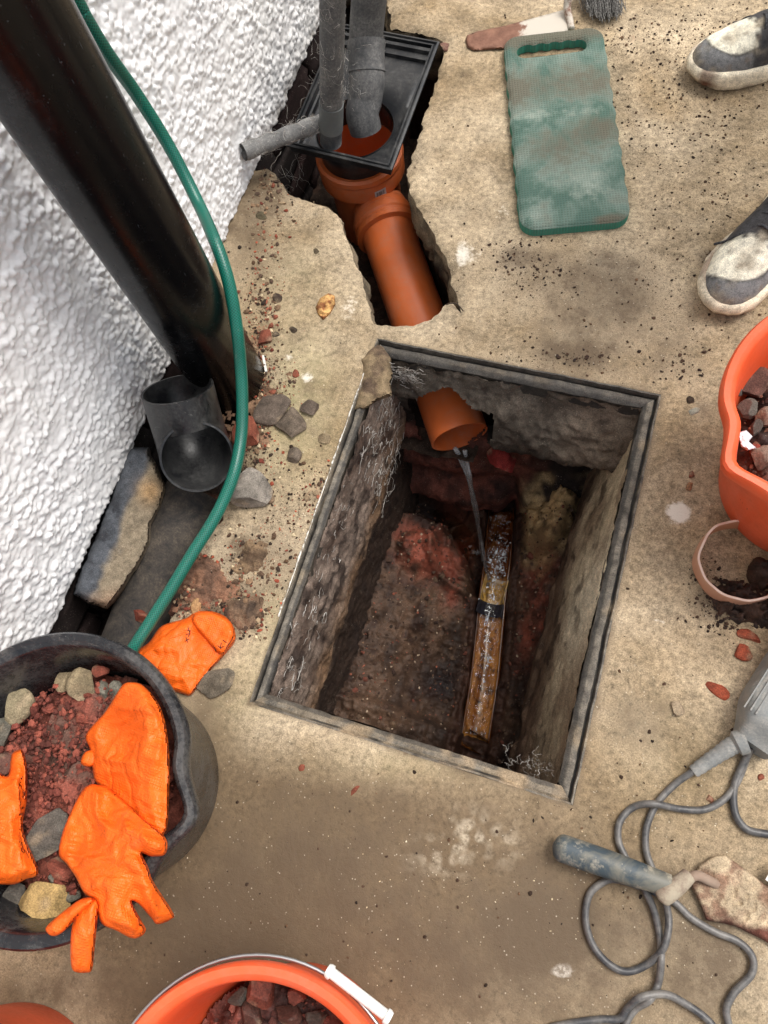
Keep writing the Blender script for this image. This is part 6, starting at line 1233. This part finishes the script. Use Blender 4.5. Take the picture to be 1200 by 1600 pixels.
def person_body():
    hipc = (A1 + A2) / 2 + np.array([.16, .0, 0]); hipc[2] = .93
    V = []; E = []; Rr = []
    def add(p, r): V.append(tuple(p)); Rr.append(r); return len(V) - 1
    root = add(hipc, (.15, .12)); 
    face = np.array([-1.0, -.15, 0]); face /= np.linalg.norm(face); side = np.array([face[1], -face[0], 0])    # person faces the hole
    # side points to the person's right or left; choose so that leg 1 (far) is +side
    if (A1 - A2) @ side < 0: side = -side
    for sgn, A in ((1, A1), (-1, A2)):
        h = add(hipc + side * sgn * .095 + np.array([0, 0, -.06]), (.088, .088)); kn = (hipc + side * sgn * .10) * .5 + A * .5 + face * .02; kn[2] = .50
        k = add(kn, (.062, .062)); c_ = add(kn * .5 + A * .5 + np.array([0, 0, .03]) - face * .015, (.055, .055)); an = add(A + np.array([0, 0, .02]), (.043, .043)); E.extend([(root, h), (h, k), (k, c_), (c_, an)])
    w = add(hipc + (0, 0, .20), (.135, .105)); ch_ = add(hipc + np.array([0, 0, .42]) + face * .03, (.165, .115)); nk = add(hipc + np.array([0, 0, .60]) + face * .03, (.055, .055)); E += [(root, w), (w, ch_), (ch_, nk)]
    for sgn in (1, -1):
        sh_ = add(hipc + side * sgn * .18 + np.array([0, 0, .52]) + face * .02, (.058, .058)); el = add(hipc + side * sgn * .24 + np.array([0, 0, .24]) - face * .02, (.044, .044)); wr2 = add(hipc + side * sgn * .22 + np.array([0, 0, .02]) + face * .10, (.030, .030)); E += [(ch_, sh_), (sh_, el), (el, wr2)]
    me = bpy.data.meshes.new('clothed_body'); me.from_pydata(V, E, []); o = bpy.data.objects.new('clothed_body', me); COL.objects.link(o)
    sk = o.modifiers.new('skin', 'SKIN'); sv = me.skin_vertices[0].data
    for i, r in enumerate(Rr): sv[i].radius = r
    sv[0].use_root = True; ss = o.modifiers.new('sub', 'SUBSURF'); ss.levels = 2; ss.render_levels = 2
    dgp = bpy.context.evaluated_depsgraph_get(); m2 = bpy.data.meshes.new_from_object(o.evaluated_get(dgp)); bpy.data.objects.remove(o)
    vv = np.array([v_.co[:] for v_ in m2.vertices]); ff = [list(p.vertices) for p in m2.polygons]; bpy.data.meshes.remove(m2)
    vv += .006 * fbm(vv, 9, 3, 3)[:, None] * np.array([1, 1, .2]); c = np.where((vv[:, 2] > hipc[2] + .04)[:, None], np.array(S(66, 72, 78)), np.array(S(40, 42, 50)))
    q = M('work clothes', .9, .2); q.col(q.mix(1.0, q.attr('tint'), q.ramp(q.noise(30, 5), [(.3, .8), (.7, 1.2)]), 'MULTIPLY')); q.bump(q.noise(60, 4), .3, .002); mesh('clothes', vv, ff, q.done(), per, col=c)
    # head, hair and hands
    hc_ = hipc + np.array([0, 0, .76]) + face * .06; Vh, Fh = ico(4); u = Vh.copy(); fwd = u @ face; lat = u @ side; up2 = u[:, 2]
    Rd = np.stack([fwd * .098, lat * .076, up2 * .118], 1); Rd[:, 0] *= 1 - .16 * sm(-.2, -1, up2) * (fwd > 0); Rd[:, 1] *= 1 - .28 * sm(-.1, -1, up2)
    Rd[:, 0] += .022 * np.exp(-((lat / .16) ** 2 + ((up2 + .12) / .20) ** 2)) * (fwd > 0) - .008 * np.exp(-(((np.abs(lat) - .36) / .16) ** 2 + ((up2 - .06) / .12) ** 2)) * (fwd > 0) + .006 * np.exp(-((lat / .3) ** 2 + ((up2 + .48) / .08) ** 2)) * (fwd > 0)
    Vw = hc_ + Rd[:, :1] * face + Rd[:, 1:2] * side + Rd[:, 2:] * np.array([0, 0, 1]); skn = M('skin', .55, .35); skn.b.inputs['Subsurface Weight'].default_value = .1; skn.col((.50, .30, .22)); skn = skn.done(); mesh('head', Vw, Fh, skn, per)
    keep = (up2 > .25 + .45 * sm(-.1, .7, fwd)) | (fwd < -.15) & (up2 > -.45); hf = Fh[keep[Fh].all(1)]; hr_ = M('hair', .8); hr_.col((.05, .035, .025)); mesh('hair', hc_ + (Vw - hc_) * 1.06, hf, hr_.done(), per)
    for sgn in (1, -1):
        wv = hipc + side * sgn * .22 + np.array([0, 0, .01]) + face * .105; parts = [tube(spline([wv, wv + np.array([0, 0, -.03]) + face * .01, wv + np.array([0, 0, -.085]) + face * .02], 8), [.024, .030, .038, .040, .040, .038, .034, .026], 14, True, .5)]
        for k, (o_, ln) in enumerate([(-.028, .062), (-.010, .074), (.010, .070), (.027, .055)]):
            b0 = wv + np.array([0, 0, -.08]) + face * (.02 + o_); parts.append(tube(spline([b0, b0 + np.array([0, 0, -ln * .5]) - side * sgn * .006, b0 + np.array([0, 0, -ln]) - side * sgn * .022], 8), np.linspace(.0095, .0065, 8), 10, True))
        b0 = wv + np.array([0, 0, -.03]) + face * .045; parts.append(tube(spline([b0, b0 + face * .022 + np.array([0, 0, -.03]), b0 + face * .02 + np.array([0, 0, -.058])], 8), np.linspace(.012, .008, 8), 10, True)); v, f = merge(*parts); mesh('hand', v, f, skn, per)
person_body()

# thicker spill of debris along the trench and beside the hose
P_, Z_, C_2 = sprinkle([(410, 470, 16, 50, 2), (404, 545, 12, 45, 2), (430, 600, 25, 20, 1.0), (395, 700, 16, 30, 1.5), (385, 650, 14, 14, 1), (300, 935, 26, 22, 2), (345, 930, 28, 22, 2), (392, 965, 16, 18, 1.5), (400, 880, 20, 22, 1), (430, 290, 26, 18, 1.2), (415, 330, 16, 30, 1.0), (510, 770, 14, 14, .6)], 1500, 15, .0012, .0062, [S(120, 96, 74), S(96, 76, 60), S(132, 78, 60), S(84, 66, 54), S(160, 138, 110), S(70, 56, 46)])
crumbs('rubble_crumbs', P_, Z_, C_2, 'coarser mixed rubble crumbs spilled beside the hose and trench edge', 'rubble crumbs', 16)
P_, Z_, C_2 = sprinkle([(1120, 945, 22, 20, 2), (1150, 975, 25, 8, 1), (1100, 890, 14, 14, .4), (1128, 404, 14, 9, 1), (840, 428, 20, 12, 1), (800, 400, 18, 14, 1), (905, 560, 30, 8, .8), (1060, 570, 30, 16, .7), (700, 440, 12, 14, .4)], 900, 18, .0008, .0042, [S(56, 42, 34), S(74, 56, 44), S(44, 34, 30)])
crumbs('soil_crumbs', P_, Z_, C_2, 'dark soil crumbs in small clusters on the right half of the slab', 'soil crumbs', 19)
# grit thrown over the chamber benching
r_ = np.random.default_rng(44); n_ = 2600; P = np.stack([r_.uniform(XL + .04, XR - .05, n_), r_.uniform(.05, .60, n_), np.zeros(n_)], 1); P[:, 2] = zF(P) + .0006; ok = np.abs(chan_s(P)) > .045; P = P[ok]
Z_ = .0006 * (6 ** (r_.uniform(size=len(P)) ** 2)); C_2 = np.array([S(110, 86, 68), S(70, 52, 42), S(140, 84, 66), S(170, 150, 128), S(50, 40, 34)])[r_.integers(0, 5, len(P))]
P2_ = P[:420].copy(); P2_[:, 2] += .001; crumbs('silt_lumps', P2_, .002 * (4.5 ** (r_.uniform(size=420) ** 1.6)), np.array([S(74, 56, 46), S(56, 42, 36), S(104, 62, 50), S(90, 72, 58)])[r_.integers(0, 4, 420)], 'clods of dark silt and brick over the chamber benching', 'clods', 46)
crumbs('silt_grit', P, Z_, C_2, 'loose grit over the dark benching at the chamber bottom', 'grit', 45)
